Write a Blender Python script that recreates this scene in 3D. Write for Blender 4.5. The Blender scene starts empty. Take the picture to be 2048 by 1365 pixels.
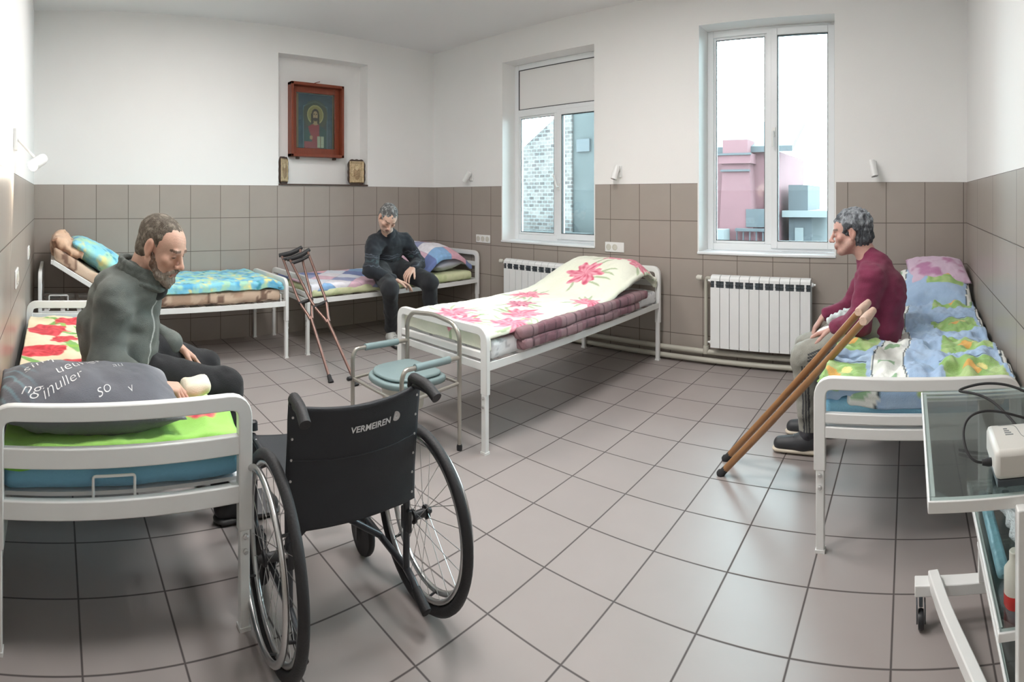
import bpy, bmesh, math, random
import numpy as np
from mathutils import Vector, Matrix, Euler
random.seed(7); rng = np.random.default_rng(7)
SC = bpy.context.scene
COL = SC.collection
PI = math.pi

# ------------------------------------------------------------------ camera
CX, CY, CZ = 5.032, -4.204, 1.298
FX, FY, PX0, PY0 = 1086.0, 1152.2, 1818.1, 394.8     # pixels per radian, pixels per unit slope, azimuth 0 and horizon
cam = bpy.data.cameras.new('camera')
cam.type = 'PANO'
cam.panorama_type = 'CENTRAL_CYLINDRICAL'
cam.central_cylindrical_radius = 1.0
cam.central_cylindrical_range_u_min = -1024.0/FX
cam.central_cylindrical_range_u_max = 1024.0/FX
cam.central_cylindrical_range_v_min = -(1365-PY0)/FY
cam.central_cylindrical_range_v_max = PY0/FY
cam.clip_start = 0.02
camo = bpy.data.objects.new('camera', cam); COL.objects.link(camo)
camo.location = (CX, CY, CZ)
camo.rotation_euler = (PI/2, 0, (PX0-1024.0)/FX)
SC.camera = camo

# ------------------------------------------------------------------ world, colour, exposure
SC.view_settings.view_transform = 'Standard'
SC.view_settings.look = 'None'
SC.view_settings.gamma = 1.0
SC.view_settings.exposure = 0.0
SC.view_settings.use_curve_mapping = False
w = bpy.data.worlds.new('overcast_sky'); SC.world = w; w.use_nodes = True
bg = w.node_tree.nodes['Background']
bg.inputs['Color'].default_value = (0.77, 0.92, 1.0, 1); bg.inputs['Strength'].default_value = 20.0
SC.render.engine = 'CYCLES'
SC.cycles.use_denoising = True
SC.cycles.max_bounces = 10; SC.cycles.diffuse_bounces = 6; SC.cycles.transparent_max_bounces = 16
SC.cycles.sample_clamp_indirect = 6.0
CEIL_E = 37.0; WARM = (1.0, 0.965, 0.94)

# ------------------------------------------------------------------ noise and fields
def vn(P, s, seed=0):
    """value noise in -1..1 at points P (N,3), cell size s"""
    Q = np.asarray(P, float)/s + 137.3; I = np.floor(Q).astype(np.int64); f = Q-I; f = f*f*(3-2*f)
    def h(i, j, k):
        n = (i*73856093) ^ (j*19349663) ^ (k*83492791) ^ (seed*2654435761 & 0x7fffffff)
        n = (n ^ (n >> 13))*1274126177 & 0x7fffffff
        n = (n ^ (n >> 16)) & 0xffff
        return n/32767.5-1
    x, y, z = I[:, 0], I[:, 1], I[:, 2]; r = 0
    for a in (0, 1):
        for b in (0, 1):
            for c in (0, 1):
                r = r + h(x+a, y+b, z+c)*(f[:, 0] if a else 1-f[:, 0])*(f[:, 1] if b else 1-f[:, 1])*(f[:, 2] if c else 1-f[:, 2])
    return r
def fbm(P, s, seed=0, o=3):
    r = 0; a = 1.0
    for i in range(o): r = r+a*vn(P, s, seed+i*11); a *= .5; s *= .5
    return r
def V3(x, y, z=0): return np.stack([np.broadcast_to(np.asarray(q, float), np.broadcast(x, y, z).shape).ravel() for q in (x, y, z)], 1)

def unit(v): v = np.asarray(v, float); return v/np.linalg.norm(v)
def frame(fwd, up=(0, 0, 1)):
    """rows: right, forward, up"""
    f = unit(fwd); r = unit(np.cross(f, up)); u = np.cross(r, f)
    return np.array([r, f, u])

class Field:
    """solid as a smooth union of round cones and ellipsoids, turned into ONE continuous skin"""
    def __init__(s): s.p = []
    def rc(s, a, b, ra, rb=None, k=.015, flat=None, sub=False):
        s.p.append(('c', np.array(a, float), np.array(b, float), ra, ra if rb is None else rb, k, flat, sub)); return s
    def el(s, c, r, R=None, k=.015, sub=False):
        s.p.append(('e', np.array(c, float), np.array(r, float), R, 0, k, None, sub)); return s
    def chain(s, pts, rs, k=.015, flat=None):
        for i in range(len(pts)-1): s.rc(pts[i], pts[i+1], rs[i], rs[i+1], k, flat)
        return s
    def bounds(s):
        lo = np.full(3, 1e9); hi = -lo
        for q in s.p:
            if q[7]: continue
            if q[0] == 'c': m = max(q[3], q[4])+.01; lo = np.minimum(lo, np.minimum(q[1], q[2])-m); hi = np.maximum(hi, np.maximum(q[1], q[2])+m)
            else: m = q[2].max()+.01; lo = np.minimum(lo, q[1]-m); hi = np.maximum(hi, q[1]+m)
        return lo, hi
    def mesh(s, h):
        lo, hi = s.bounds(); lo -= 3*h; n = (np.ceil((hi-lo)/h)+3).astype(int)
        F = np.full(n, .05, np.float32)
        ax = [lo[i]+h*np.arange(n[i]) for i in range(3)]
        for t, A, B, ra, rb, k, flat, sub in s.p:
            if t == 'c': m = max(ra, rb)+k+.03; l = np.minimum(A, B)-m; u = np.maximum(A, B)+m
            else: m = B.max()+k+.03; l = A-m; u = A+m
            i0 = np.clip(np.floor((l-lo)/h).astype(int), 0, n); i1 = np.clip(np.ceil((u-lo)/h).astype(int), 0, n)
            if (i1 <= i0).any(): continue
            sl = tuple(slice(i0[i], i1[i]) for i in range(3))
            X, Y, Z = np.meshgrid(*[ax[i][sl[i]].astype(np.float32) for i in range(3)], indexing='ij')
            if t == 'c':
                px, py, pz = X-A[0], Y-A[1], Z-A[2]; d = B-A
                if flat is not None:
                    nn, sc = flat; nn = unit(nn); q = px*nn[0]+py*nn[1]+pz*nn[2]; g = (1/sc-1)
                    px = px+q*g*nn[0]; py = py+q*g*nn[1]; pz = pz+q*g*nn[2]; d = d+(d@nn)*g*nn
                L2 = max(float(d@d), 1e-9); tt = np.clip((px*d[0]+py*d[1]+pz*d[2])/L2, 0, 1)
                D = np.sqrt((px-tt*d[0])**2+(py-tt*d[1])**2+(pz-tt*d[2])**2)-(ra+(rb-ra)*tt)
            else:
                px, py, pz = X-A[0], Y-A[1], Z-A[2]
                if ra is not None:
                    R = ra; px, py, pz = (R[0, 0]*px+R[0, 1]*py+R[0, 2]*pz, R[1, 0]*px+R[1, 1]*py+R[1, 2]*pz, R[2, 0]*px+R[2, 1]*py+R[2, 2]*pz)
                a = np.sqrt((px/B[0])**2+(py/B[1])**2+(pz/B[2])**2); b = np.sqrt((px/B[0]**2)**2+(py/B[1]**2)**2+(pz/B[2]**2)**2)
                D = a*(a-1)/np.maximum(b, 1e-6)
            C = F[sl]
            if sub:
                D = -D; hh = np.clip(.5-.5*(C-D)/k, 0, 1); F[sl] = C+(D-C)*hh+k*hh*(1-hh)
            else:
                hh = np.clip(.5+.5*(C-D)/k, 0, 1); F[sl] = C+(D-C)*hh-k*hh*(1-hh)
        return nets(F, lo, h)

def nets(F, lo, h):
    S = F < 0
    c = [S[a:S.shape[0]-1+a, b:S.shape[1]-1+b, d:S.shape[2]-1+d] for a in (0, 1) for b in (0, 1) for d in (0, 1)]
    allin = c[0].copy(); anyin = c[0].copy()
    for q in c[1:]: allin &= q; anyin |= q
    act = anyin & ~allin; I = np.argwhere(act); idx = np.full(act.shape, -1, np.int32); idx[act] = np.arange(len(I))
    P = np.zeros((len(I), 3)); N = np.zeros(len(I))
    for axis in range(3):
        o = [x for x in range(3) if x != axis]
        for a in (0, 1):
            for b in (0, 1):
                A = I.copy(); A[:, o[0]] += a; A[:, o[1]] += b; B = A.copy(); B[:, axis] += 1
                fa = F[A[:, 0], A[:, 1], A[:, 2]]; fb = F[B[:, 0], B[:, 1], B[:, 2]]; m = (fa < 0) != (fb < 0)
                t = np.where(m, fa/np.where(m, fa-fb, 1), 0); Q = A.astype(float); Q[:, axis] += t
                P += Q*m[:, None]; N += m
    P = P/N[:, None]*h+lo
    quads = []
    for axis in range(3):
        u, v = (axis+1) % 3, (axis+2) % 3
        s0 = [slice(None)]*3; s1 = [slice(None)]*3; s0[axis] = slice(0, -1); s1[axis] = slice(1, None)
        E = np.argwhere(S[tuple(s0)] != S[tuple(s1)])
        E = E[(E[:, u] > 0) & (E[:, v] > 0)]
        for q in (u, v): E = E[E[:, q] < act.shape[q]]
        ins = S[E[:, 0], E[:, 1], E[:, 2]]
        def cid(du, dv):
            G = E.copy(); G[:, u] -= du; G[:, v] -= dv; return idx[G[:, 0], G[:, 1], G[:, 2]]
        q = np.stack([cid(1, 1), cid(0, 1), cid(0, 0), cid(1, 0)], 1)
        q[~ins] = q[~ins][:, ::-1]; quads.append(q)
    Q = np.concatenate(quads); Q = Q[(Q >= 0).all(1)]
    return P, Q
def relax(P, Q, n=2, lam=.5):
    E = np.concatenate([Q[:, [0, 1]], Q[:, [1, 2]], Q[:, [2, 3]], Q[:, [3, 0]]]); A = np.concatenate([E[:, 0], E[:, 1]]); B = np.concatenate([E[:, 1], E[:, 0]])
    deg = np.bincount(A, minlength=len(P)).astype(float); deg[deg == 0] = 1
    for _ in range(n):
        M = np.stack([np.bincount(A, P[B, i], len(P)) for i in range(3)], 1)/deg[:, None]; P = P+(M-P)*lam
    return P
def normals(P, Q):
    n = np.cross(P[Q[:, 2]]-P[Q[:, 0]], P[Q[:, 3]]-P[Q[:, 1]]); N = np.zeros_like(P)
    for j in range(4):
        for i in range(3): N[:, i] += np.bincount(Q[:, j], n[:, i], len(P))
    return N/np.maximum(np.linalg.norm(N, axis=1), 1e-12)[:, None]

# ------------------------------------------------------------------ object plumbing
def tag(o, label=None, cat=None, group=None, kind=None):
    if label: o['label'] = label
    if cat: o['category'] = cat
    if group: o['group'] = group
    if kind: o['kind'] = kind
    return o
def empty(name, loc=(0, 0, 0), rz=0.0, **k):
    o = bpy.data.objects.new(name, None); COL.objects.link(o); o.location = loc; o.rotation_euler = (0, 0, rz); o.empty_display_size = .1
    return tag(o, **k)
def link(name, me, material=None, parent=None, smooth=40, bevel=0, **k):
    o = bpy.data.objects.new(name, me); COL.objects.link(o)
    if material is not None:
        for m in (material if isinstance(material, (list, tuple)) else [material]): me.materials.append(m)
    if parent is not None: o.parent = parent
    if smooth:
        me.shade_smooth()
        if smooth < 180: me.set_sharp_from_angle(angle=math.radians(smooth))
    if bevel:
        b = o.modifiers.new('bevel', 'BEVEL'); b.width = bevel; b.segments = 2; b.limit_method = 'ANGLE'; b.angle_limit = math.radians(50)
    return tag(o, **k)
def npmesh(name, P, Q, col=None):
    me = bpy.data.meshes.new(name)
    me.from_pydata(np.asarray(P).tolist(), [], np.asarray(Q).tolist())
    if col is not None:
        a = me.color_attributes.new('Col', 'FLOAT_COLOR', 'POINT')
        c = np.ones((len(P), 4), np.float32); c[:, :3] = np.clip(col, 0, 1); a.data.foreach_set('color', c.ravel())
    me.update(); return me
def srgb(r, g, b):
    f = lambda c: c/255/12.92 if c/255 <= .04045 else ((c/255+.055)/1.055)**2.4
    return (f(r), f(g), f(b))
def S(*c): return np.array(srgb(*c))

class MB:
    def __init__(s): s.v = []; s.f = []; s.mi = []
    def add(s, vs, fs, m=0):
        n = len(s.v); s.v += [tuple(v) for v in vs]; s.f += [tuple(n+i for i in f) for f in fs]; s.mi += [m]*len(fs); return s
    def box(s, c, d, R=None, m=0):
        vs = []
        for x in (-.5, .5):
            for y in (-.5, .5):
                for z in (-.5, .5):
                    q = Vector((x*d[0], y*d[1], z*d[2]))
                    if R is not None: q = R @ q
                    vs.append((c[0]+q[0], c[1]+q[1], c[2]+q[2]))
        return s.add(vs, [(0, 1, 3, 2), (4, 6, 7, 5), (0, 4, 5, 1), (2, 3, 7, 6), (0, 2, 6, 4), (1, 5, 7, 3)], m)
    def b2(s, lo, hi, m=0): return s.box([(a+b)/2 for a, b in zip(lo, hi)], [abs(b-a) for a, b in zip(lo, hi)], None, m)
    def tube(s, pts, r, seg=10, closed=False, m=0):
        pts = [Vector(p) for p in pts]; n = len(pts); rs = r if isinstance(r, (list, tuple)) else [r]*n
        T = []
        for i in range(n):
            a = pts[i-1] if (i > 0 or closed) else pts[i]; b = pts[(i+1) % n] if (i < n-1 or closed) else pts[i]
            T.append((b-a).normalized())
        up = Vector((0, 0, 1)) if abs(T[0].z) < .9 else Vector((1, 0, 0)); u = T[0].cross(up).normalized(); vs = []
        for i in range(n):
            u = (u-T[i]*u.dot(T[i])).normalized(); w_ = T[i].cross(u)
            for j in range(seg):
                a = 2*PI*j/seg; vs.append(pts[i]+(u*math.cos(a)+w_*math.sin(a))*rs[i])
        fs = []
        for i in range(n if closed else n-1):
            k = (i+1) % n
            for j in range(seg): fs.append((i*seg+j, i*seg+(j+1) % seg, k*seg+(j+1) % seg, k*seg+j))
        if not closed: fs += [tuple(range(seg))[::-1], tuple((n-1)*seg+j for j in range(seg))]
        return s.add(vs, fs, m)
    def sweep(s, pts, wn, hb, nrm, closed=False, m=0):
        """rectangular tube along a planar path; wn = size along the plane normal nrm, hb = size across it"""
        pts = [Vector(p) for p in pts]; n = len(pts); nn = Vector(nrm).normalized(); vs = []
        for i in range(n):
            a = pts[i-1] if (i > 0 or closed) else pts[i]; b = pts[(i+1) % n] if (i < n-1 or closed) else pts[i]
            t = (b-a).normalized(); q = t.cross(nn).normalized()
            sc = 1.0
            if (0 < i < n-1) or closed:
                c = (pts[i]-a).normalized().dot(t); sc = 1/max(c, .5)
            for dx, dy in ((-1, -1), (1, -1), (1, 1), (-1, 1)): vs.append(pts[i]+nn*dx*wn/2+q*dy*hb/2*sc)
        fs = []
        for i in range(n if closed else n-1):
            k = (i+1) % n
            for j in range(4): fs.append((i*4+j, k*4+j, k*4+(j+1) % 4, i*4+(j+1) % 4))
        if not closed: fs += [(0, 1, 2, 3), tuple((n-1)*4+j for j in (3, 2, 1, 0))]
        return s.add(vs, fs, m)
    def lathe(s, prof, M=None, seg=24, m=0):
        vs = []; fs = []; n = len(prof)
        for r, z in prof:
            for j in range(seg):
                a = 2*PI*j/seg; q = Vector((r*math.cos(a), r*math.sin(a), z)); vs.append(M @ q if M is not None else q)
        for i in range(n-1):
            for j in range(seg): fs.append((i*seg+j, i*seg+(j+1) % seg, (i+1)*seg+(j+1) % seg, (i+1)*seg+j))
        fs += [tuple(range(seg))[::-1], tuple((n-1)*seg+j for j in range(seg))]
        return s.add(vs, fs, m)
    def build(s, name, material, parent=None, smooth=40, bevel=0, **k):
        me = bpy.data.meshes.new(name); me.from_pydata([tuple(v) for v in s.v], [], s.f)
        me.polygons.foreach_set('material_index', s.mi); me.update()
        bm = bmesh.new(); bm.from_mesh(me); bmesh.ops.recalc_face_normals(bm, faces=bm.faces); bm.to_mesh(me); bm.free()
        return link(name, me, material, parent, smooth, bevel, **k)
def fillet(pts, r, seg=5, closed=False):
    pts = [Vector(p) for p in pts]; out = []; n = len(pts)
    for i in range(n):
        if not closed and i in (0, n-1): out.append(pts[i]); continue
        p, a, b = pts[i], pts[i-1], pts[(i+1) % n]; da = (a-p); db = (b-p)
        rr = min(r, da.length*.45, db.length*.45); A = p+da.normalized()*rr; B = p+db.normalized()*rr
        for k in range(seg+1):
            t = k/seg; out.append(A*(1-t)**2+p*2*t*(1-t)+B*t*t)
    return out
def place_axis(p, d):
    return Matrix.Translation(Vector(p)) @ Vector(d).to_track_quat('Z', 'Y').to_matrix().to_4x4()
def copy_tree(o, parent=None):
    c = o.copy(); COL.objects.link(c)
    if parent is not None: c.parent = parent
    for ch in list(o.children): copy_tree(ch, c)
    return c

# ------------------------------------------------------------------ materials
def nodes(name):
    m = bpy.data.materials.new(name); m.use_nodes = True; nt = m.node_tree; return m, nt, nt.nodes['Principled BSDF']
def N(nt, t, **k):
    n = nt.nodes.new(t)
    for a, b in k.items():
        if isinstance(b, tuple) and len(b) == 2 and b[0] == 'in': pass
        setattr(n, a, b)
    return n
def mth(nt, op, a, b=None, c=None):
    n = nt.nodes.new('ShaderNodeMath'); n.operation = op
    for i, v in enumerate((a, b, c)):
        if v is None: continue
        if isinstance(v, (int, float)): n.inputs[i].default_value = v
        else: nt.links.new(v, n.inputs[i])
    return n.outputs[0]
def mixc(nt, f, a, b, mode='MIX'):
    n = nt.nodes.new('ShaderNodeMix'); n.data_type = 'RGBA'; n.blend_type = mode
    for s, v in ((n.inputs[0], f), (n.inputs[6], a), (n.inputs[7], b)):
        if isinstance(v, (int, float)): s.default_value = v
        elif isinstance(v, (tuple, list, np.ndarray)): s.default_value = (*v[:3], 1)
        else: nt.links.new(v, s)
    return n.outputs[2]
def mat(name, col=(.5, .5, .5), rough=.5, metal=0.0, var=.06, vs=12.0, bump=0.0, bs=80.0, attr=False, spec=.5, sheen=0.0, stretch=None, emit=None, es=0):
    m, nt, b = nodes(name); L = nt.links
    tc = N(nt, 'ShaderNodeTexCoord'); src = tc.outputs['Object']
    if stretch:
        mp = N(nt, 'ShaderNodeMapping'); L.new(src, mp.inputs[0]); mp.inputs['Scale'].default_value = stretch; src = mp.outputs[0]
    nz = N(nt, 'ShaderNodeTexNoise'); nz.inputs['Scale'].default_value = vs; nz.inputs['Detail'].default_value = 4; L.new(src, nz.inputs['Vector'])
    if attr:
        a = N(nt, 'ShaderNodeAttribute'); a.attribute_name = 'Col'; base = a.outputs['Color']
    else: base = col
    f = mth(nt, 'MULTIPLY_ADD', nz.outputs[0], 2*var, 1-var)
    cmb = N(nt, 'ShaderNodeCombineColor')
    for i in range(3): L.new(f, cmb.inputs[i])
    L.new(mixc(nt, 1.0, base, cmb.outputs[0], 'MULTIPLY'), b.inputs['Base Color'])
    b.inputs['Roughness'].default_value = rough; b.inputs['Metallic'].default_value = metal
    b.inputs['Specular IOR Level'].default_value = spec
    if sheen: b.inputs['Sheen Weight'].default_value = sheen
    if bump:
        n2 = N(nt, 'ShaderNodeTexNoise'); n2.inputs['Scale'].default_value = bs; n2.inputs['Detail'].default_value = 5; L.new(src, n2.inputs['Vector'])
        bp = N(nt, 'ShaderNodeBump'); bp.inputs['Strength'].default_value = bump; bp.inputs['Distance'].default_value = .01; L.new(n2.outputs[0], bp.inputs['Height']); L.new(bp.outputs[0], b.inputs['Normal'])
    if emit is not None:
        b.inputs['Emission Color'].default_value = (*emit, 1); b.inputs['Emission Strength'].default_value = es
    return m
def tile_mat(name, col, grout, rough, axes, T, ph, g=.0035, var=.05):
    """square tiles on the plane spanned by two axes, T = (period, period), ph = (phase, phase)"""
    m, nt, b = nodes(name); L = nt.links
    tc = N(nt, 'ShaderNodeTexCoord'); sp = N(nt, 'ShaderNodeSeparateXYZ'); L.new(tc.outputs['Object'], sp.inputs[0])
    ms = []; ids = []
    for a, t, p in zip(axes, T, ph):
        q = mth(nt, 'DIVIDE', mth(nt, 'SUBTRACT', sp.outputs[a], p), t); fl = mth(nt, 'FLOOR', q); fr = mth(nt, 'SUBTRACT', q, fl)
        e = mth(nt, 'SUBTRACT', .5, mth(nt, 'ABSOLUTE', mth(nt, 'SUBTRACT', fr, .5)))
        mr = N(nt, 'ShaderNodeMapRange'); L.new(e, mr.inputs[0]); mr.inputs[1].default_value = g/t*.35; mr.inputs[2].default_value = g/t*1.1
        ms.append(mr.outputs[0]); ids.append(fl)
    mask = mth(nt, 'MINIMUM', ms[0], ms[1])
    cb = N(nt, 'ShaderNodeCombineXYZ'); L.new(ids[0], cb.inputs[0]); L.new(ids[1], cb.inputs[1])
    wn = N(nt, 'ShaderNodeTexWhiteNoise'); L.new(cb.outputs[0], wn.inputs['Vector'])
    nz = N(nt, 'ShaderNodeTexNoise'); nz.inputs['Scale'].default_value = 5; nz.inputs['Detail'].default_value = 6; L.new(tc.outputs['Object'], nz.inputs['Vector'])
    f = mth(nt, 'ADD', mth(nt, 'MULTIPLY_ADD', wn.outputs['Value'], var, 1-var), mth(nt, 'MULTIPLY_ADD', nz.outputs[0], .12, -.06))
    cc = N(nt, 'ShaderNodeCombineColor')
    for i in range(3): L.new(f, cc.inputs[i])
    tcol = mixc(nt, 1.0, col, cc.outputs[0], 'MULTIPLY')
    L.new(mixc(nt, mask, grout, tcol), b.inputs['Base Color'])
    L.new(mth(nt, 'MULTIPLY_ADD', mask, rough-.8, .8), b.inputs['Roughness'])
    bp = N(nt, 'ShaderNodeBump'); bp.inputs['Strength'].default_value = .35; bp.inputs['Distance'].default_value = .002; L.new(mask, bp.inputs['Height']); L.new(bp.outputs[0], b.inputs['Normal'])
    return m
TW = .30; ZT = 1.409
M = {}
M['paint'] = mat('white_wall_paint', (.84, .84, .83), .75, var=.02, vs=3, bump=.04, bs=60)
M['ceil'] = mat('ceiling_paint', (.80, .80, .80), .55, var=.02, vs=2)
tcol = S(163, 154, 146); grt = S(92, 82, 76)
M['tile_x'] = tile_mat('taupe_tile_window_wall', tcol, grt, .33, (0, 2), (TW, TW), (.355, ZT))
M['tile_y'] = tile_mat('taupe_tile_back_wall', tcol, grt, .33, (1, 2), (TW, TW), (-.232, ZT))
M['tile_s'] = tile_mat('taupe_tile_right_wall', tcol, grt, .33, (1, 2), (.655, TW), (-1.31, ZT))
M['tile_l'] = tile_mat('taupe_tile_left_wall', tcol, grt, .33, (0, 2), (1.2, TW), (.2, ZT))
M['floor'] = tile_mat('floor_tile', S(157, 149, 146), S(76, 70, 69), .40, (0, 1), (.301, .301), (4.979, -2.924), g=.0045, var=.04)
M['metal_w'] = mat('white_powder_coated_steel', (.80, .81, .80), .32, var=.03)
M['plastic_w'] = mat('white_plastic', (.82, .83, .82), .35, var=.02)
M['pvc'] = mat('white_window_pvc', (.82, .85, .87), .3, var=.015)
M['rad'] = mat('white_enamel_radiator', (.82, .84, .84), .28, var=.02)
M['dark'] = mat('dark_recess', (.06, .065, .07), .6)
M['pipe'] = mat('painted_heating_pipe', S(186, 184, 172), .4, var=.05)
M['rubber'] = mat('black_rubber', (.018, .018, .02), .6, bump=.15, bs=150)
M['blackp'] = mat('black_plastic', (.02, .021, .024), .42)
M['chrome'] = mat('brushed_aluminium', (.62, .62, .62), .28, 1.0)
M['darkm'] = mat('dark_painted_frame', (.045, .048, .055), .35, .3)
M['nylon'] = mat('black_nylon_upholstery', (.018, .021, .026), .62, bump=.25, bs=400, var=.12)
M['fabric'] = mat('woven_bedding', rough=.85, attr=True, var=.05, vs=60, bump=.25, bs=220, sheen=.15)
M['knit'] = mat('clothing_cloth', rough=.95, attr=True, var=.10, vs=90, bump=.35, bs=300, sheen=.10)
M['skin'] = mat('skin', rough=.5, attr=True, var=.06, vs=60, bump=.12, bs=220)
M['hair'] = mat('hair', rough=.7, attr=True, var=.3, vs=160, bump=.8, bs=260, stretch=(1, 1, .35))
M['shoe'] = mat('shoe_leather', rough=.55, attr=True, var=.08)
M['paintp'] = mat('painted_panel', rough=.35, attr=True, var=.06, vs=90)
M['frame_wood'] = mat('reddish_varnished_wood', S(124, 58, 36), .35, var=.25, vs=18, stretch=(6, 6, 1))
M['crutch_wood'] = mat('varnished_beech_wood', S(150, 108, 70), .4, var=.45, vs=9, stretch=(9, 9, 1))
M['crutch_met'] = mat('bronze_anodised_tube', S(132, 104, 96), .3, .6, var=.25, vs=14)
M['pad_cloth'] = mat('beige_cloth_wrap', S(214, 184, 166), .9, var=.1, bump=.4, bs=90)
M['silver_o'] = mat('embossed_silver_gold_cover', rough=.38, metal=.55, attr=True, var=.15, vs=60, bump=.6, bs=90)
M['teal'] = mat('grey_teal_vinyl', S(128, 148, 150), .42, var=.05)
M['steel_t'] = mat('grey_tube_steel', S(178, 174, 166), .3, .75, var=.05)
M['bowl'] = mat('pale_plastic_bowl', S(206, 204, 194), .4)
M['lightgrey'] = mat('light_grey_case', S(208, 206, 200), .4, var=.02)
M['darkgrey'] = mat('dark_grey_base', S(70, 78, 84), .5)
M['print'] = mat('grey_print', S(120, 124, 126), .6)
M['ledger'] = mat('dark_varnished_shelf', S(72, 56, 48), .5, var=.2, vs=30)
M['red'] = mat('red_plastic', S(196, 44, 40), .4)
M['lamp_on'] = mat('lit_bulb', (1, .95, .85), .4, emit=(1, .93, .8), es=22)
M['panel_on'] = mat('lit_ceiling_diffuser', (1, 1, 1), .4, emit=WARM, es=CEIL_E)
M['white_print'] = mat('white_lettering', (.75, .76, .77), .5)
M['cream'] = mat('cream_cloth', S(232, 226, 206), .85, bump=.3, bs=50)
def glass(name, tint=(.9, .97, .96), refl=.10):
    m, nt, b = nodes(name); nt.nodes.remove(b); out = nt.nodes['Material Output']
    t = N(nt, 'ShaderNodeBsdfTransparent'); t.inputs[0].default_value = (*tint, 1)
    g = N(nt, 'ShaderNodeBsdfGlossy'); g.inputs['Roughness'].default_value = .03
    fr = N(nt, 'ShaderNodeFresnel'); fr.inputs[0].default_value = 1.45
    mx = N(nt, 'ShaderNodeMixShader'); nt.links.new(mth(nt, 'MULTIPLY', fr.outputs[0], refl/.04*.5), mx.inputs[0])
    nt.links.new(t.outputs[0], mx.inputs[1]); nt.links.new(g.outputs[0], mx.inputs[2]); nt.links.new(mx.outputs[0], out.inputs[0]); return m
M['glass'] = glass('window_glass'); M['glass_s'] = glass('greenish_shelf_glass', (.90, .96, .95), .07)
def bag_mat():
    m, nt, b = nodes('thin_plastic_bag'); b.inputs['Base Color'].default_value = (.82, .87, .9, 1); b.inputs['Roughness'].default_value = .22; b.inputs['Alpha'].default_value = .72
    nz = N(nt, 'ShaderNodeTexNoise'); nz.inputs['Scale'].default_value = 35; bp = N(nt, 'ShaderNodeBump'); bp.inputs['Strength'].default_value = .6; bp.inputs['Distance'].default_value = .01
    nt.links.new(nz.outputs[0], bp.inputs['Height']); nt.links.new(bp.outputs[0], b.inputs['Normal']); return m
M['bag'] = bag_mat()

# ------------------------------------------------------------------ room shell
RX, RY, H = 5.481, -4.408, 2.93
MB().b2((-.5, RY-.3, -.12), (RX+.3, .4, 0)).build('floor', M['floor'], smooth=0, kind='structure')
MB().b2((-.5, RY-.3, H), (RX+.3, .4, H+.15)).build('ceiling', M['ceil'], smooth=0, kind='structure')
def wall_rects(m, fix, axis, a0, a1, holes, t0, t1, z1=H):
    """boxes around rectangular holes, split at the top of the tiling; material 0 tile, 1 paint"""
    xs = sorted({a0, a1, *[h[0] for h in holes], *[h[1] for h in holes]}); zs = sorted({0, ZT, z1, *[h[2] for h in holes], *[h[3] for h in holes]})
    for i in range(len(xs)-1):
        for j in range(len(zs)-1):
            cxm, czm = (xs[i]+xs[i+1])/2, (zs[j]+zs[j+1])/2
            if any(h[0] < cxm < h[1] and h[2] < czm < h[3] for h in holes): continue
            mi = 0 if czm < ZT else 1
            if axis == 'x': m.b2((xs[i], t0, zs[j]), (xs[i+1], t1, zs[j+1]), mi)
            else: m.b2((t0, xs[i], zs[j]), (t1, xs[i+1], zs[j+1]), mi)
W1 = (1.111, 2.289, .852, 2.650); W2 = (3.306, 4.463, .850, 2.665); NI = (-2.02, -.954, 1.424, 2.676)
m = MB(); wall_rects(m, 0, 'x', -.3, RX+.3, [W1, W2], 0, .34)
m.build('wall_window', [M['tile_x'], M['paint']], smooth=0, kind='structure')
m = MB(); wall_rects(m, 0, 'y', RY-.3, 0, [NI], -.16, 0)
m.b2((-.30, RY-.3, 0), (-.16, 0, H), 1)
m.build('wall_back', [M['tile_y'], M['paint']], smooth=0, kind='structure')
m = MB(); wall_rects(m, 0, 'y', RY-.3, .34, [], RX, RX+.2); m.build('wall_right', [M['tile_s'], M['paint']], smooth=0, kind='structure')
m = MB(); wall_rects(m, 0, 'x', -.16, RX, [], RY-.2, RY); m.build('wall_left', [M['tile_l'], M['paint']], smooth=0, kind='structure')
# white plaster lining of both window reveals
for i, (a, b, c, d) in enumerate((W1, W2)):
    m = MB(); t = .012
    m.b2((a, .001, c+t), (a+t, .34, d-t)); m.b2((b-t, .001, c+t), (b, .34, d-t)); m.b2((a, .001, d-t), (b, .34, d))
    m.build('trim_%d' % (i+1), M['paint'], smooth=0, kind='structure')

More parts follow.
